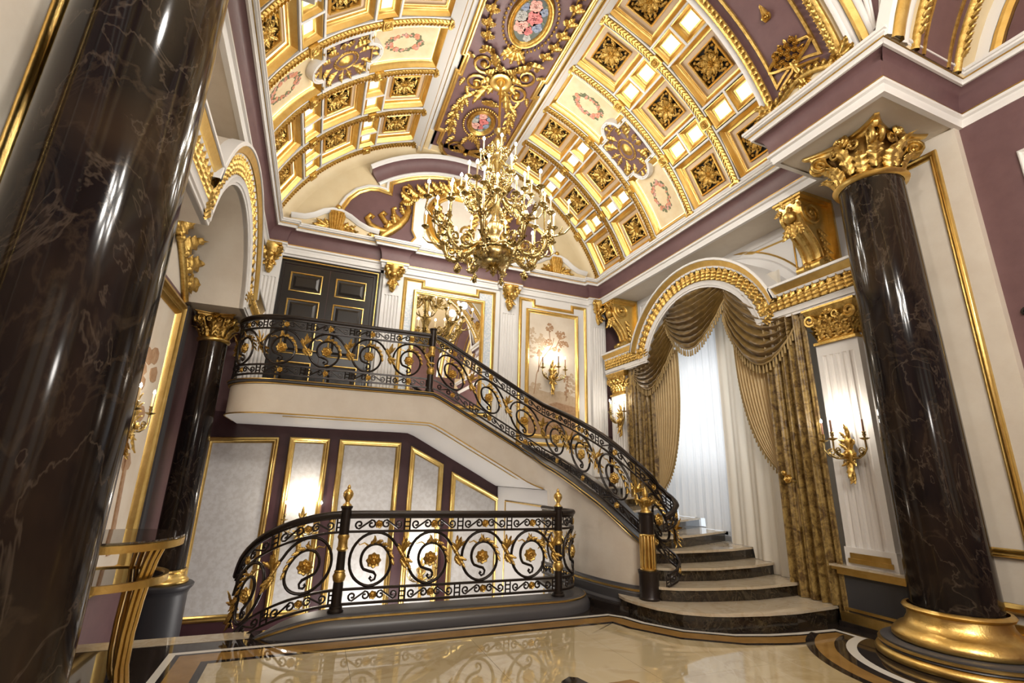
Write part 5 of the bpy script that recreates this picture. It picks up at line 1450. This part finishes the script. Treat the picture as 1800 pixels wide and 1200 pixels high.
t = column('slim black marble column on a dark grey drum under the white arch', cx, cy, (cx, cy, -1.2), .22, 3.42, .205, .42, False)
mb = MB(); lathe(mb, [(.215, .235), (.235, .23), (.24, .205), (.22, .19), (.225, .15), (.245, .12), (.26, .11), (.275, .09), (.275, .06), (.26, .05), (.1, .05)], (cx, cy, 0), 36); b = part('gilt_base', mb, 'gold', t, 60)
mb = MB(); lathe(mb, [(.1, .055), (.33, .055), (.35, .04), (.345, .01), (.32, -.02), (.31, -.03), (.30, -.06), (.29, -.08), (.29, -1.9)], (cx, cy, 0), 36); part('drum', mb, 'slate', b, 40)

# ================================================================= DOOR
d1 = struct('door_1')
PD = lambda a, b, c: (a, YB - c, b)
mb = MB(); sweep(mb, [(.80, 2.6), (.80, 5.50), (-1.10, 5.50), (-1.10, 2.6)], [(0, -.1), (0, .06), (.03, .06), (.035, .05), (.075, .05), (.085, .03), (.13, .03), (.13, -.1)], PD); part('door_frame', mb, 'door', d1, 30)
mb = MB(); sweep(mb, [(.765, 2.6), (.765, 5.465), (-1.065, 5.465), (-1.065, 2.6)], [(0, .05), (.006, .062), (.02, .062), (.026, .05)], PD); part('gilt_line', mb, 'gold', d1, 30)
for x0, x1 in ((-.965, -.155), (-.145, .665)):
    mb = MB(); box(mb, (x0, 2.7, -.05), (x1, 5.36, .012), PD); lf_ = part('door_leaf', mb, 'door', d1, 0)
    for z0, z1 in ((4.83, 5.22), (3.62, 4.68), (2.85, 3.48)):
        mb = MB(); a, b = x0 + .115, x1 - .115; sweep(mb, rect(a, z0, b, z1), [(0, .010), (.004, .03), (.018, .034), (.03, .022), (.034, .012)], PD, closed=True); part('gilt_frame', mb, 'gold', lf_, 40)
        mb = MB(); q = rect(a + .034, z0 + .034, b - .034, z1 - .034); sweep(mb, q, [(0, .016), (.03, .012), (.075, .034), (.078, .034)], PD, closed=True); prism(mb, offpoly_closed(q, .077), .012, .034, PD); part('raised_panel', mb, 'door', lf_, 20)
    mb = MB(); xh = x1 - .05 if x1 < 0 else x0 + .05; tube(mb, [(xh, YB - .02, 3.70), (xh, YB - .07, 3.70), (xh + (.1 if x1 > 0 else -.1), YB - .07, 3.70)], .011, 6); part('door_handle', mb, 'brass', lf_, 60)

# ================================================================= MIRROR AND MURAL
m1 = thing('wall_mirror', 'large gilt framed mirror reflecting the chandelier on the landing wall', 'mirror', (2.26, YB - .05, 2.85))
PM = lambda a, b, c: (a, YB - .045 - c, b)
mb = MB(); sweep(mb, rect(1.49, 2.85, 3.05, 5.24), [(0, 0), (0, .03), (.02, .05), (.045, .05), (.055, .03), (.075, .035), (.085, .015), (.085, 0)], PM, closed=True); part('frame', mb, 'gold', m1, 40)
mb = MB(); prism(mb, rect(1.565, 2.925, 2.975, 5.165), 0, .012, PM); part('mirror_glass', mb, 'mirror', m1, 0)
m2 = thing('wall_mural', 'sepia landscape mural of slender trees in a gilt frame behind the stair', 'painting', (4.7, YB - .05, 3.1))
mb = MB(); sweep(mb, rect(4.04, 2.36, 5.37, 5.24), G2, PM, closed=True); part('frame', mb, 'gold', m2, 40)
mb = MB(); prism(mb, rect(4.12, 2.44, 5.29, 5.16), 0, .01, PM); cv = part('canvas', mb, 'canvas', m2, 0)
def clump(mb, x, z, rx, rz, n, s, c0=.0105):
    for k in range(n):
        a = random.random() * 2 * pi; q = sqrt(random.random()); px_, pz = x + rx * q * cos(a), z + rz * q * sin(a)
        if not (4.15 < px_ < 5.26 and 3.14 < pz < 5.12): continue
        w_ = s * (.6 + .8 * random.random())
        prism(mb, [(px_ + w_ * cos(t * pi / 3 + a) * (.7 + .5 * random.random()), pz + w_ * .75 * sin(t * pi / 3 + a)) for t in range(6)], .009, c0 + .001 * random.random(), PM)
mb = MB()
for x, z, rx, rz, n in ((4.20, 4.45, .10, .35, 50), (4.42, 4.50, .12, .2, 40), (5.2, 3.5, .12, .35, 50), (4.3, 3.45, .16, .1, 30)): clump(mb, x, z, rx, rz, n, .035)
part('painted_distance', mb, 'sepia2', cv, 0)
mb = MB(); prism(mb, [(4.13, 2.45), (5.28, 2.45), (5.28, 3.30), (4.9, 3.42), (4.6, 3.36), (4.13, 3.45)], .009, .0103, PM); part('painted_hill', mb, 'sepia2', cv, 0)
mb = MB()
for x, z, rx, rz, n in ((4.62, 4.86, .10, .10, 34), (4.60, 4.50, .09, .07, 24), (4.92, 4.72, .13, .10, 40), (4.98, 4.50, .13, .08, 34), (4.80, 4.36, .10, .05, 18), (4.38, 4.22, .07, .09, 22), (5.05, 3.55, .05, .30, 24)): clump(mb, x, z, rx, rz, n, .026, .0125)
for pl in ([(4.26, 3.3), (4.32, 3.75), (4.45, 4.10), (4.62, 4.33), (4.70, 4.45), (4.74, 4.62)], [(4.62, 4.33), (4.80, 4.42), (4.88, 4.60), (4.92, 4.75)], [(4.70, 4.45), (4.64, 4.60), (4.62, 4.80)], [(4.36, 3.8), (4.37, 4.0), (4.38, 4.22)], [(5.05, 3.2), (5.05, 3.6)]):
    sweep(mb, pl, [(-.012, .009), (-.010, .0125), (.010, .0125), (.012, .009)], PM)
prism(mb, [(4.13, 2.45), (5.28, 2.45), (5.28, 3.08), (4.8, 3.16), (4.5, 3.07), (4.13, 3.20)], .009, .012, PM)
part('painted_tree', mb, 'sepia', cv, 0)

# ================================================================= WALL SCONCES
def bulb_mesh(h=.05, r=.014):
    mb = MB(); lathe(mb, [(.004, 0), (r * .8, h * .15), (r, h * .35), (r * .75, h * .62), (r * .35, h * .85), (.0006, h)], (0, 0, 0), 8); return mb
BULB = mesh('bulb', bulb_mesh(), 'bulb', 60)
mb = MB(); lathe(mb, [(.011, 0), (.011, .135), (.008, .14), (0, .14)], (0, 0, 0), 8); CAND = mesh('candle', mb, 'candle', 60); CANDD = mesh('candle', mb, 'darkcandle', 60)
def arm_mesh(r, dz, big=1.0):
    mb = MB()
    pts = [(0, 0, 0), (r * .25, 0, -.035), (r * .55, 0, -.03), (r * .85, 0, .01), (r * 1.02, 0, .07), (r, 0, dz - .015)]
    tube(mb, pts, [.013, .012, .011, .011, .011, .012], 6)
    tube(mb, spiral((r * .72, 0, .045), (1, 0, 0), (0, 0, 1), .045, .01, 20, 1.4, 12), .008, 5)
    tube(mb, spiral((r * .18, 0, -.075), (-1, 0, 0), (0, 0, -1), .035, .01, 20, 1.4, 12), .008, 5)
    lathe(mb, [(.004, dz - .03), (.02, dz - .022), (.045, dz - .008), (.055, dz), (.05, dz + .002), (.012, dz + .0), (.012, dz + .02), (.02, dz + .035), (.014, dz + .055), (.024, dz + .07), (.016, dz + .075)], (r, 0, 0), 14)
    leaf(mb, (r * .45, 0, -.02), (1, 0, .2), (0, 0, 1), .14, .06, .4, 5)
    return mb
def sconce_body():
    mb = MB()
    lathe(mb, [(.002, -.30), (.018, -.28), (.022, -.22), (.014, -.18), (.02, -.12), (.045, -.06), (.06, 0), (.05, .05), (.03, .09), (.045, .13), (.05, .17), (.03, .21), (.02, .25), (.028, .28), (.012, .33), (.002, .37)], (0, -.05, 0), 14)
    for s_ in (-1, 1):
        for z, dx, dz, L in ((-.02, 1, .5, .15), (.06, .8, 1, .14), (.15, .9, .5, .11), (-.06, .8, -.7, .13), (.2, .5, 1, .12)): leaf(mb, (s_ * .015, -.075, z), (s_ * dx, 0, dz), (0, -1, 0), L * .85, .05, .4, 5)
        tube(mb, spiral((s_ * .05, -.07, .16), (s_, 0, 0), (0, 0, 1), .04, .01, 200, 1.4, 12), .009, 5)
    leaf(mb, (0, -.09, -.08), (0, 0, -1), (0, -1, 0), .2, .09, .3, 5); rosette(mb, (0, -.11, .02), (0, -1, 0), .04, 6, .6)
    for z in (-.16, -.22, -.26): leaf(mb, (0, -.07, z), (.4, 0, -1), (0, -1, 0), .08, .05, .3, 4); leaf(mb, (0, -.07, z), (-.4, 0, -1), (0, -1, 0), .08, .05, .3, 4)
    leaf(mb, (0, -.06, .25), (0, 0, 1), (0, -1, 0), .14, .05, .3, 5)
    return mb
SCB = mesh('backplate', sconce_body(), 'goldc', 60); SCA = mesh('arm', arm_mesh(.255, .19), 'brass', 60)
def sconce(label, loc, rz, three, unlit=(), dark=False, power=SCON, scale=1.0):
    t = thing('wall_sconce', label, 'lamp', loc, 'candle sconces on the walls'); t.rotation_euler = (0, 0, rz); t.scale = (scale,) * 3
    b = bpy.data.objects.new('backplate', SCB); COL.objects.link(b); b.parent = t
    for k, a in enumerate((-165, -15, -90) if three else (-165, -15)):
        o = bpy.data.objects.new('arm', SCA); COL.objects.link(o); o.parent = t; o.location = (0, -.07, 0); o.rotation_euler = (0, 0, radians(a))
        c = bpy.data.objects.new('candle', CANDD if dark or k in unlit else CAND); COL.objects.link(c); c.parent = o; c.location = (.255, 0, .265)
        if k not in unlit:
            bl = bpy.data.objects.new('bulb', BULB); COL.objects.link(bl); bl.parent = o; bl.location = (.255, 0, .405)
    mz = Matrix.Translation(loc) @ Matrix.Rotation(rz, 4, 'Z')
    light('sconce_light', 'POINT', mz @ Vector((0, -.20, .50 * scale)), power, (1, .90, .76), .03)
sconce('gilt two arm sconce glowing on the narrow panel under the landing', (-.055, YB - .03, .56), 0, False, (), True, power=SCON * 1.7, scale=1.12)
sconce('gilt two arm sconce low in the stairwell, seen through the iron scrolls', (2.05, YB - .03, -.26), 0, False, (), True, power=SCON * 1.7)
sconce('gilt three arm sconce fixed on the sepia tree mural', (4.66, YB - .075, 3.66), 0, True, (), True, scale=1.12)
sconce('gilt sconce on the fluted pilaster between the velvet curtain and the big column', (6.0, 3.93, 1.90), radians(-90), True, (1, 2), True)
sconce('gilt sconce on the far fluted pilaster at the window, above the stair rail', (6.0, 8.62, 2.74), radians(-90), True, (), False)
sconce('gilt sconce half hidden behind the near column on the niche panel', (XL + .06, 6.33, 1.95), radians(90), False)

# ================================================================= SCROLL BRACKETS UNDER THE SOFFIT
def bracket(label, y, X0=XR, sg=1):
    t = thing('scroll_bracket', label, 'bracket', (X0, y, 4.46))
    prof = [(0, 5.56), (.60, 5.56), (.62, 5.50), (.60, 5.40), (.61, 5.28), (.54, 5.14), (.43, 5.02), (.34, 4.90), (.28, 4.78), (.26, 4.68), (.33, 4.60), (.33, 4.50), (.25, 4.46), (.16, 4.48), (.12, 4.55), (0, 4.58)]
    P = lambda a, b, c: (X0 - sg * a, y + c, b)
    mb = MB(); prism(mb, prof[::-1], -.16, .16, P); bd = part('bracket_body', mb, 'gold', t, 20)
    mb = MB(); box(mb, (0, 5.54, -.23), (.66, 5.60, .23), P); box(mb, (0, 5.50, -.20), (.63, 5.54, .20), P); box(mb, (0, 4.42, -.24), (.04, 5.54, .24), P); part('back_board', mb, 'gold', t, 0)
    mb = MB(); V3 = lambda a, b, c=0: Vector(P(a, b, c)); nx = Vector((-sg, 0, 0))
    for s_ in (-1, 1):
        tube(mb, [p for p in spiral(V3(.40, 5.33, s_ * .165), nx, (0, 0, 1), .19, .03, 20, -1.8, 26)], .026, 6); ball(mb, V3(.40, 5.33, s_ * .165), .05, 8, 5)
        tube(mb, [p for p in spiral(V3(.22, 4.57, s_ * .165), nx, (0, 0, 1), .09, .02, -60, 1.5, 16)], .022, 6)
        tube(mb, [V3(a + .005, b, s_ * .12) for a, b in prof[4:10]], .028, 6)
        for k in range(4): leaf(mb, V3(.30 - .03 * k, 5.10 - .13 * k, s_ * .165), V3(.02, -.3) - V3(.2, 0), (0, s_, 0), .18, .10, .4)
    for k in range(5): leaf(mb, V3(.62, 5.46, (k - 2) * .07), (0, (k - 2) * .3, 1 if k % 2 else -1), nx, .15, .09, .4)
    ball(mb, V3(.62, 5.28), .095, 12, 8)
    for s_ in (-1, 0, 1): leaf(mb, V3(.60, 5.18, s_ * .05), (sg * .35, s_ * .5, -1), nx, .26, .15, .4)
    tube(mb, [V3(.34, 4.54, -.18), V3(.34, 4.54, .18)], .07, 10); ball(mb, V3(.39, 4.54), .06, 8, 5)
    tube(mb, [V3(.53, 5.12), V3(.40, 4.98), V3(.31, 4.84), V3(.26, 4.68)], [.05, .045, .04, .035], 6)
    part('bracket_carving', mb, 'goldc', bd, 50)
bracket('large gilded scroll bracket under the soffit next to the black column', 4.27)
bracket('gilded scroll bracket under the soffit in the corner by the mural wall', 8.98)

# ================================================================= CURTAINS
def xf(base, amp, y, k, ph=0): return base - amp * (sin(y * k + ph) * .7 + .3 * sin(y * k * 2.3 + ph * 1.7))
def cloth(fn, nu, nv):
    mb = MB(); grid(mb, fn, nu, nv); return mb
def step_z(y):
    for lim, z in ((4.45, .0), (4.95, .18), (5.42, .335), (5.72, .49), (6.22, .645), (6.75, .80), (7.4, .955), (8.1, 1.11), (9.0, 1.265)):
        if y < lim: return z + .006
    return 1.28
def sheer_fn(y0, y1, base, k, amp, zt):
    def f(u, v):
        y = y0 + (y1 - y0) * u; zb_ = step_z(y)
        a = amp * (.6 + .6 * (1 - v))
        return (xf(base, a, y, k, .4 * sin(y * 3)) - .03 * (1 - v) ** 3, y, zb_ + (zt - zb_) * v)
    return f
sh1 = thing('sheer_curtain', 'white sheer curtain glowing with daylight in the middle of the tall window', 'curtain', (6.3, 7.0, .8))
part('sheer_panel', cloth(sheer_fn(6.03, 8.25, 6.30, 34, .022, 4.8), 220, 14), 'sheer', sh1, 60)
sh2_ = thing('sheer_curtain', 'cream sheer curtain trailing onto the marble steps between white sheer and velvet', 'curtain', (6.24, 5.4, .2))
part('sheer_panel', cloth(sheer_fn(4.72, 6.08, 6.20, 22, .030, 4.7), 110, 14), 'sheercream', sh2_, 60)
def velvet_fn(y0, y1, base, zt, k=21, amp=.05):
    def f(u, v):
        y = y0 + (y1 - y0) * u; zz = step_z(min(y + .05, 4.9)) if y < 6 else 1.1
        sp = 1 + .08 * (1 - v)
        return (xf(base, amp * (1.15 - .3 * v), y, k), (y0 + y1) / 2 + (y - (y0 + y1) / 2) * sp, max(.012, zz) + (zt - zz) * v)
    return f
v1 = thing('velvet_curtain', 'long gold brown crushed velvet curtain hanging next to the sconce pilaster', 'curtain', (6.0, 4.6, .1))
part('velvet_panel', cloth(velvet_fn(4.27, 4.98, 5.99, 3.85, 50), 120, 16), 'velvet', v1, 60)
v2 = thing('velvet_curtain', 'gold brown crushed velvet curtain at the far side of the window behind the stair rail', 'curtain', (6.05, 8.1, 1.0))
part('velvet_panel', cloth(velvet_fn(7.62, 8.50, 6.05, 3.85, 46), 120, 16), 'velvet', v2, 60)
def drape(nm, label, loc, yA, yB, yT, zT, tuck, base):
    """straight top between yA (outer) and yB (inner); swept to the tie point (yT, zT), then a gathered tail"""
    t = thing(nm, label, 'curtain', loc)
    def inner(z):
        if z > zT + .0: 
            q = (3.95 - z) / (3.95 - zT); return yB + (yT - yB) * (q ** 2.6)
        return yT
    n_ = 11
    def f(u, v):
        q = 1 - v                       # 0 at the top
        yo = yA + (yT - yA) * (q ** 3) * .55
        zi = 3.95 - (3.95 - zT) * q
        s = 1 if yB > yA else -1
        # the inner edge sags below the tie point and comes back up to it
        zsag = zi - (.42 * sin(pi * min(1, q * 1.0)) * u ** 2 * q ** 2.2)
        yi = inner(zi)
        y = yo + (yi - yo) * u + s * (.16 * u * q * q * (1 - q) * 4 * .55)
        fold = .038 * sin(u * n_ * 2 * pi) * (1 - .45 * q) + .03 * sin(pi * u)
        return (base - fold, y, zsag)
    part('drape_panel', cloth(f, 150, 26), 'drape', t, 60)
    g = MB()
    edge = [f(1, 1 - i / 40) for i in range(41)]
    tube(g, [Vector(p) + Vector((-.008, 0, 0)) for p in edge], .013, 5); part('bullion_edge', g, 'fringe', t, 60)
    tm = MB(); lathe(tm, [(.003, 0), (.006, -.012), (.004, -.02), (.009, -.03), (.011, -.075), (.002, -.08)], (0, 0, 0), 6); TM = mesh('tassel', tm, 'fringe', 60)
    for i in range(12, 41): put('tassel', TM, t, Matrix.Translation(Vector(edge[i]) + Vector((-.01, 0, 0))))
    return t
drape('drape', 'champagne drape swept up to a tieback beside the long velvet curtain', (6.1, 5.1, 1.5), 4.93, 5.57, 4.80, 1.60, 0, 6.06)
drape('drape', 'champagne drape curving down behind the stair rail at the far window side', (6.1, 7.3, 1.5), 7.70, 6.95, 7.62, 1.35, 0, 6.10)
tb = thing('curtain_tieback', 'small gilt tieback knob holding the champagne drape against velvet', 'tieback', (5.95, 4.80, 1.6))
mb = MB(); tube(mb, [(6.06, 4.72, 1.58), (5.98, 4.80, 1.60), (5.95, 4.86, 1.68)], .02, 6); part('hook', mb, 'brass', tb, 60)
mb = MB(); rosette(mb, (5.94, 4.80, 1.62), (-1, 0, .3), .06, 6, .5); ball(mb, (5.92, 4.84, 1.70), .035, 8, 6); part('knob', mb, 'goldc', tb, 60)
mb = MB()
grid(mb, lambda u, v: (6.02 + .02 * sin(u * 14), 4.76 + .10 * (u - .5) * (1.2 - .5 * v) + .1 * (1 - v) * .6, .42 + 1.15 * v), 16, 8); part('gathered_tail', mb, 'drape', tb, 60)
tm = MB(); lathe(tm, [(.002, 0), (.008, -.012), (.006, -.022), (.014, -.036), (.017, -.125), (.003, -.13)], (0, 0, 0), 6); TASS = mesh('tassel', tm, 'fringe', 60)
def swag(label, A, B, A2, B2, sag0, sag1, x0, skew=.5, tas=26):
    """A, B: (y, z) of the gathered top corners; A2, B2 where the lowest fold leaves them"""
    t = thing('swag', label, 'swag', (x0, (A[0] + B[0]) / 2, min(A[1], B[1]) - sag1), 'satin swags of the window')
    def f(u, v):
        a = (A[0] + (A2[0] - A[0]) * v, A[1] + (A2[1] - A[1]) * v); b = (B[0] + (B2[0] - B[0]) * v, B[1] + (B2[1] - B[1]) * v)
        s = sag0 + (sag1 - sag0) * v
        w_ = 4 * u * (1 - u); w_ = w_ * (1 + (skew - .5) * 1.6 * (u - .5))
        fold = sin(v * 8.5 * 2 * pi + .8 * sin(u * 5)) * .042 * min(1, w_ * 1.6) + .006 * sin(u * 60 + v * 9)
        return (x0 - .10 * w_ * (.4 + .6 * v) - fold, a[0] + (b[0] - a[0]) * u, a[1] + (b[1] - a[1]) * u - s * w_ + .012 * cos(v * 7.5 * 2 * pi) * w_)
    part('swag_cloth', cloth(f, 48, 60), 'swag', t, 60)
    edge = [Vector(f(i / 60, 1)) for i in range(61)]
    mb = MB(); tube(mb, edge, .016, 6); part('braid', mb, 'fringe', t, 60)
    L = [0]
    for p, q in zip(edge, edge[1:]): L.append(L[-1] + (q - p).length)
    for k in range(tas):
        d = L[-1] * (k + .5) / tas; i = max(j for j in range(60) if L[j] <= d); w_ = (d - L[i]) / (L[i + 1] - L[i]); put('tassel', TASS, t, Matrix.Translation(edge[i].lerp(edge[i + 1], w_) + Vector((-.006, 0, -.012))))
    return t
swag('bronze satin swag with tassel fringe at the far end of the arch, over velvet', (8.34, 3.84), (6.92, 4.75), (8.30, 3.70), (6.98, 4.05), .05, .56, 6.06, .75)
swag('bronze satin swag with tassel fringe filling the crown of the arch', (7.36, 4.80), (5.46, 4.95), (7.20, 4.62), (5.60, 4.58), .02, .76, 6.04, .38, 36)
swag('bronze satin swag with tassel fringe hanging below the arch end beside the gilt capital', (5.62, 4.85), (4.28, 3.95), (5.72, 4.28), (4.36, 3.80), .04, .78, 6.02, .40, 34)

# ================================================================= CHANDELIER
CX, CY = XC, 6.72
ch = thing('chandelier', 'huge tiered brass chandelier with dozens of lit candle bulbs hanging from the vault', 'chandelier', (CX, CY, 4.62))
mb = MB(); lathe(mb, [(.20, 8.45), (.205, 8.435), (.18, 8.42), (.13, 8.42), (.08, 8.45), (.07, 8.40), (.03, 8.36), (.022, 8.30), (.022, 7.46)], (CX, CY, 0), 20); part('ceiling_rod', mb, 'gold', ch, 50)
mb = MB(); lathe(mb, [(.022, 7.48), (.05, 7.44), (.09, 7.40), (.05, 7.34), (.035, 7.30), (.07, 7.24), (.10, 7.18), (.06, 7.10), (.045, 7.0), (.09, 6.92), (.12, 6.84), (.07, 6.74), (.05, 6.6), (.05, 6.4), (.10, 6.30), (.16, 6.2), (.12, 6.08), (.07, 6.0), (.06, 5.7), (.10, 5.6), (.14, 5.5), (.09, 5.38), (.07, 5.26), (.16, 5.14), (.24, 5.10)], (CX, CY, 0), 24, lambda a, i: 1 + .05 * cos(a * 8)); part('stem', mb, 'brass', ch, 60)
mb = MB(); lathe(mb, [(.24, 5.10), (.33, 5.08), (.345, 5.04), (.315, 5.02), (.325, 4.97), (.28, 4.88), (.19, 4.82), (.09, 4.80), (.06, 4.80), (.075, 4.77), (.05, 4.72), (.03, 4.70), (.04, 4.675), (.012, 4.64), (.001, 4.62)], (CX, CY, 0), 48, lambda a, i: 1 + (.035 * cos(a * 24) if 1 <= i <= 6 else 0)); bw = part('bowl', mb, 'brass', ch, 60)
mb = MB()
for k in range(16):
    a = 2 * pi * k / 16; d = Vector((cos(a), sin(a), 0)); leaf(mb, Vector((CX, CY, 4.84)) + d * .15, d + Vector((0, 0, .7)), -Vector((0, 0, 1)) + d * .6, .2, .09, .4)
for k in range(8):
    a = 2 * pi * k / 8; d = Vector((cos(a), sin(a), 0)); leaf(mb, Vector((CX, CY, 4.82)) + d * .04, d * .5 - Vector((0, 0, 1)), d, .14, .07, .4)
part('bowl_leaves', mb, 'brass', bw, 60)
def dish(mb, x, y, z, r=.07): lathe(mb, [(.006, z - .06), (.02, z - .05), (.028, z - .035), (.02, z - .025), (.05, z - .012), (r, z + .004), (r * .97, z + .009), (.018, z + .0), (.016, z + .025), (.024, z + .035), (.016, z + .045)], (x, y, 0), 12)
cm = MB(); lathe(cm, [(.013, 0), (.013, .19), (0, .195)], (0, 0, 0), 8); CH_C = mesh('candle', cm, 'candle', 60)
CH_B = mesh('bulb', bulb_mesh(.075, .024), 'bulb', 60)
def branch(nm, mb, tips, n, off):
    me = mesh(nm, mb, 'brass', 60)
    for k in range(n):
        o = put(nm, me, ch, Matrix.Translation((CX, CY, 0)) @ Matrix.Rotation(2 * pi * (k + off) / n, 4, 'Z'))
        for x, y, z in tips:
            for m_, dz, nn in ((CH_C, .04, 'candle'), (CH_B, .235, 'bulb')):
                c = bpy.data.objects.new(nn, m_); COL.objects.link(c); c.parent = o; c.location = (x, y, z + dz)
mb = MB()      # lower tier: a heavy S branch carrying four candles
tube(mb, [(.20, 0, 5.16), (.34, 0, 5.13), (.50, 0, 5.00), (.66, 0, 4.93), (.78, 0, 5.00), (.84, 0, 5.14), (.86, 0, 5.28)], [.035, .034, .032, .032, .034, .04, .05], 8)
tube(mb, spiral((.50, 0, 5.13), (1, 0, 0), (0, 0, 1), .12, .025, -90, 1.6, 22), [.026 - .0007 * i for i in range(23)], 6)
tube(mb, spiral((.72, 0, 5.12), (-1, 0, 0), (0, 0, -1), .10, .02, 60, 1.5, 18), .02, 6); tube(mb, spiral((.60, 0, 4.78), (1, 0, 0), (0, 0, -1), .07, .02, 200, 1.3, 14), .02, 6)
for x, z, dx, dz in ((.36, 5.12, 1, -.6), (.5, 5.0, 1, -.3), (.7, 4.95, 1, .6), (.84, 5.12, .3, 1), (.84, 5.12, -.4, 1), (.84, 5.2, 1, .3), (.6, 4.9, .3, -1)): leaf(mb, (x, 0, z), (dx, 0, dz), (0, 1, .1), .17, .10, .4); leaf(mb, (x, 0, z), (dx, 0, dz), (0, -1, .1), .17, .10, .4)
lathe(mb, [(.03, 5.20), (.075, 5.25), (.085, 5.29), (.05, 5.34), (.03, 5.40)], (.86, 0, 0), 12)
TIP = [(1.22, 0, 5.62), (.95, .24, 5.56), (.95, -.24, 5.56), (.82, 0, 5.80)]
for x, y, z in TIP:
    p0 = Vector((.86, 0, 5.30)); e = Vector((x, y, z)); dr = Vector((x - .86, y, 0))
    tube(mb, [p0, p0 + dr * .4 + Vector((0, 0, -.02)), p0 + dr * .8 + Vector((0, 0, .02)), p0 + dr * 1.06 + Vector((0, 0, .12)), e - Vector((0, 0, .05))], [.018, .017, .015, .014, .014], 6); dish(mb, x, y, z)
    if dr.length > .1: leaf(mb, p0 + dr * .5, dr + Vector((0, 0, .3)), (0, 0, 1), .16, .08, .4)
branch('lower_branch', mb, TIP, 8, .28)
mb = MB()      # middle tier
tube(mb, [(.09, 0, 6.15), (.2, 0, 5.98), (.36, 0, 5.90), (.50, 0, 5.94), (.58, 0, 6.02), (.60, 0, 6.12)], [.024, .022, .020, .018, .017, .017], 7); dish(mb, .60, 0, 6.18)
tube(mb, spiral((.34, 0, 6.02), (1, 0, 0), (0, 0, 1), .085, .02, -90, 1.5, 18), .014, 5)
tube(mb, spiral((.16, 0, 6.38), (1, 0, 0), (0, 0, 1), .10, .02, -120, 1.4, 18), .015, 5)
for x, z, dx, dz in ((.25, 5.95, 1, -.2), (.42, 5.90, 1, .4), (.16, 6.2, .6, 1), (.55, 5.98, .5, 1)): leaf(mb, (x, 0, z), (dx, 0, dz), (0, 1, .2), .15, .09, .4); leaf(mb, (x, 0, z), (dx, 0, dz), (0, -1, .2), .15, .09, .4)
branch('middle_branch', mb, [(.60, 0, 6.18)], 10, .6)
mb = MB()
tube(mb, [(.06, 0, 6.82), (.14, 0, 6.68), (.24, 0, 6.64), (.31, 0, 6.70), (.32, 0, 6.76)], [.018, .016, .014, .013, .013], 6); dish(mb, .32, 0, 6.80, .055)
tube(mb, spiral((.15, 0, 6.98), (1, 0, 0), (0, 0, 1), .08, .02, -120, 1.4, 16), .012, 5); leaf(mb, (.1, 0, 6.9), (.6, 0, 1), (0, 1, 0), .16, .08, .4); leaf(mb, (.1, 0, 6.7), (1, 0, -.3), (0, 1, 0), .14, .08, .4)
branch('upper_branch', mb, [(.32, 0, 6.80)], 6, .35)
for k in range(8):
    a = 2 * pi * (k + .28) / 8; light('chandelier_light', 'POINT', (CX + .98 * cos(a), CY + .98 * sin(a), 5.98), CHAN, (1, .95, .87), .09)
for z, e in ((6.6, 2.2), (7.15, 1.4)):
    for k in range(3):
        a = 2 * pi * k / 3; r_ = .62 if z < 7 else .30; light('chandelier_light', 'POINT', (CX + r_ * cos(a), CY + r_ * sin(a), z), CHAN * e / 3, (1, .95, .87), .06)

# ================================================================= CONSOLE TABLE
tx, ty = -1.33, 4.62
ct = thing('console_table', 'round gilt metal side table with smoked glass top behind the near column', 'table', (tx, ty, 0))
mb = MB(); lathe(mb, [(0, 1.035), (.47, 1.035), (.475, 1.045), (.47, 1.055), (0, 1.055)], (tx, ty, 0), 40); part('glass_top', mb, 'glass', ct, 30)
mb = MB(); lathe(mb, [(.445, .985), (.475, .985), (.478, 1.035), (.445, 1.035), (.445, .985)], (tx, ty, 0), 40); part('rim', mb, 'gold', ct, 30)
mb = MB(); lathe(mb, [(0, .765), (.40, .765), (.40, .775), (0, .775)], (tx, ty, 0), 40); part('glass_shelf', mb, 'glass', ct, 30)
mb = MB(); lathe(mb, [(.39, .735), (.42, .735), (.42, .785), (.39, .785), (.39, .735)], (tx, ty, 0), 40); part('shelf_rim', mb, 'gold', ct, 30)
for k in range(4):
    a = pi / 4 + k * pi / 2 + .35
    for j in range(3):
        aj = a + (j - 1) * .14; mb = MB(); d = Vector((cos(aj), sin(aj), 0)); P0 = Vector((tx, ty, 0))
        tube(mb, [P0 + d * r_ + Vector((0, 0, z)) for r_, z in ((.40, .985), (.37, .9), (.345, .78), (.325, .62), (.31, .42), (.315, .22), (.345, .09), (.39, .01))], .016, 6, flat=1.6); part('leg', mb, 'gold', ct, 40)

# small fittings
cmn = thing('wall_camera', 'small black dome on the plum wall to the side of the big column', 'camera', (6.5, 2.30, 3.30))
mb = MB(); mx = Matrix.Rotation(radians(-90), 4, 'Y'); lathe(mb, [(0, 0), (.045, 0), (.045, .015), (.034, .02), (.03, .035), (.02, .046), (.001, .05)], (6.5, 2.30, 3.30), 16, None, mx); part('dome', mb, 'blackplastic', cmn, 40)
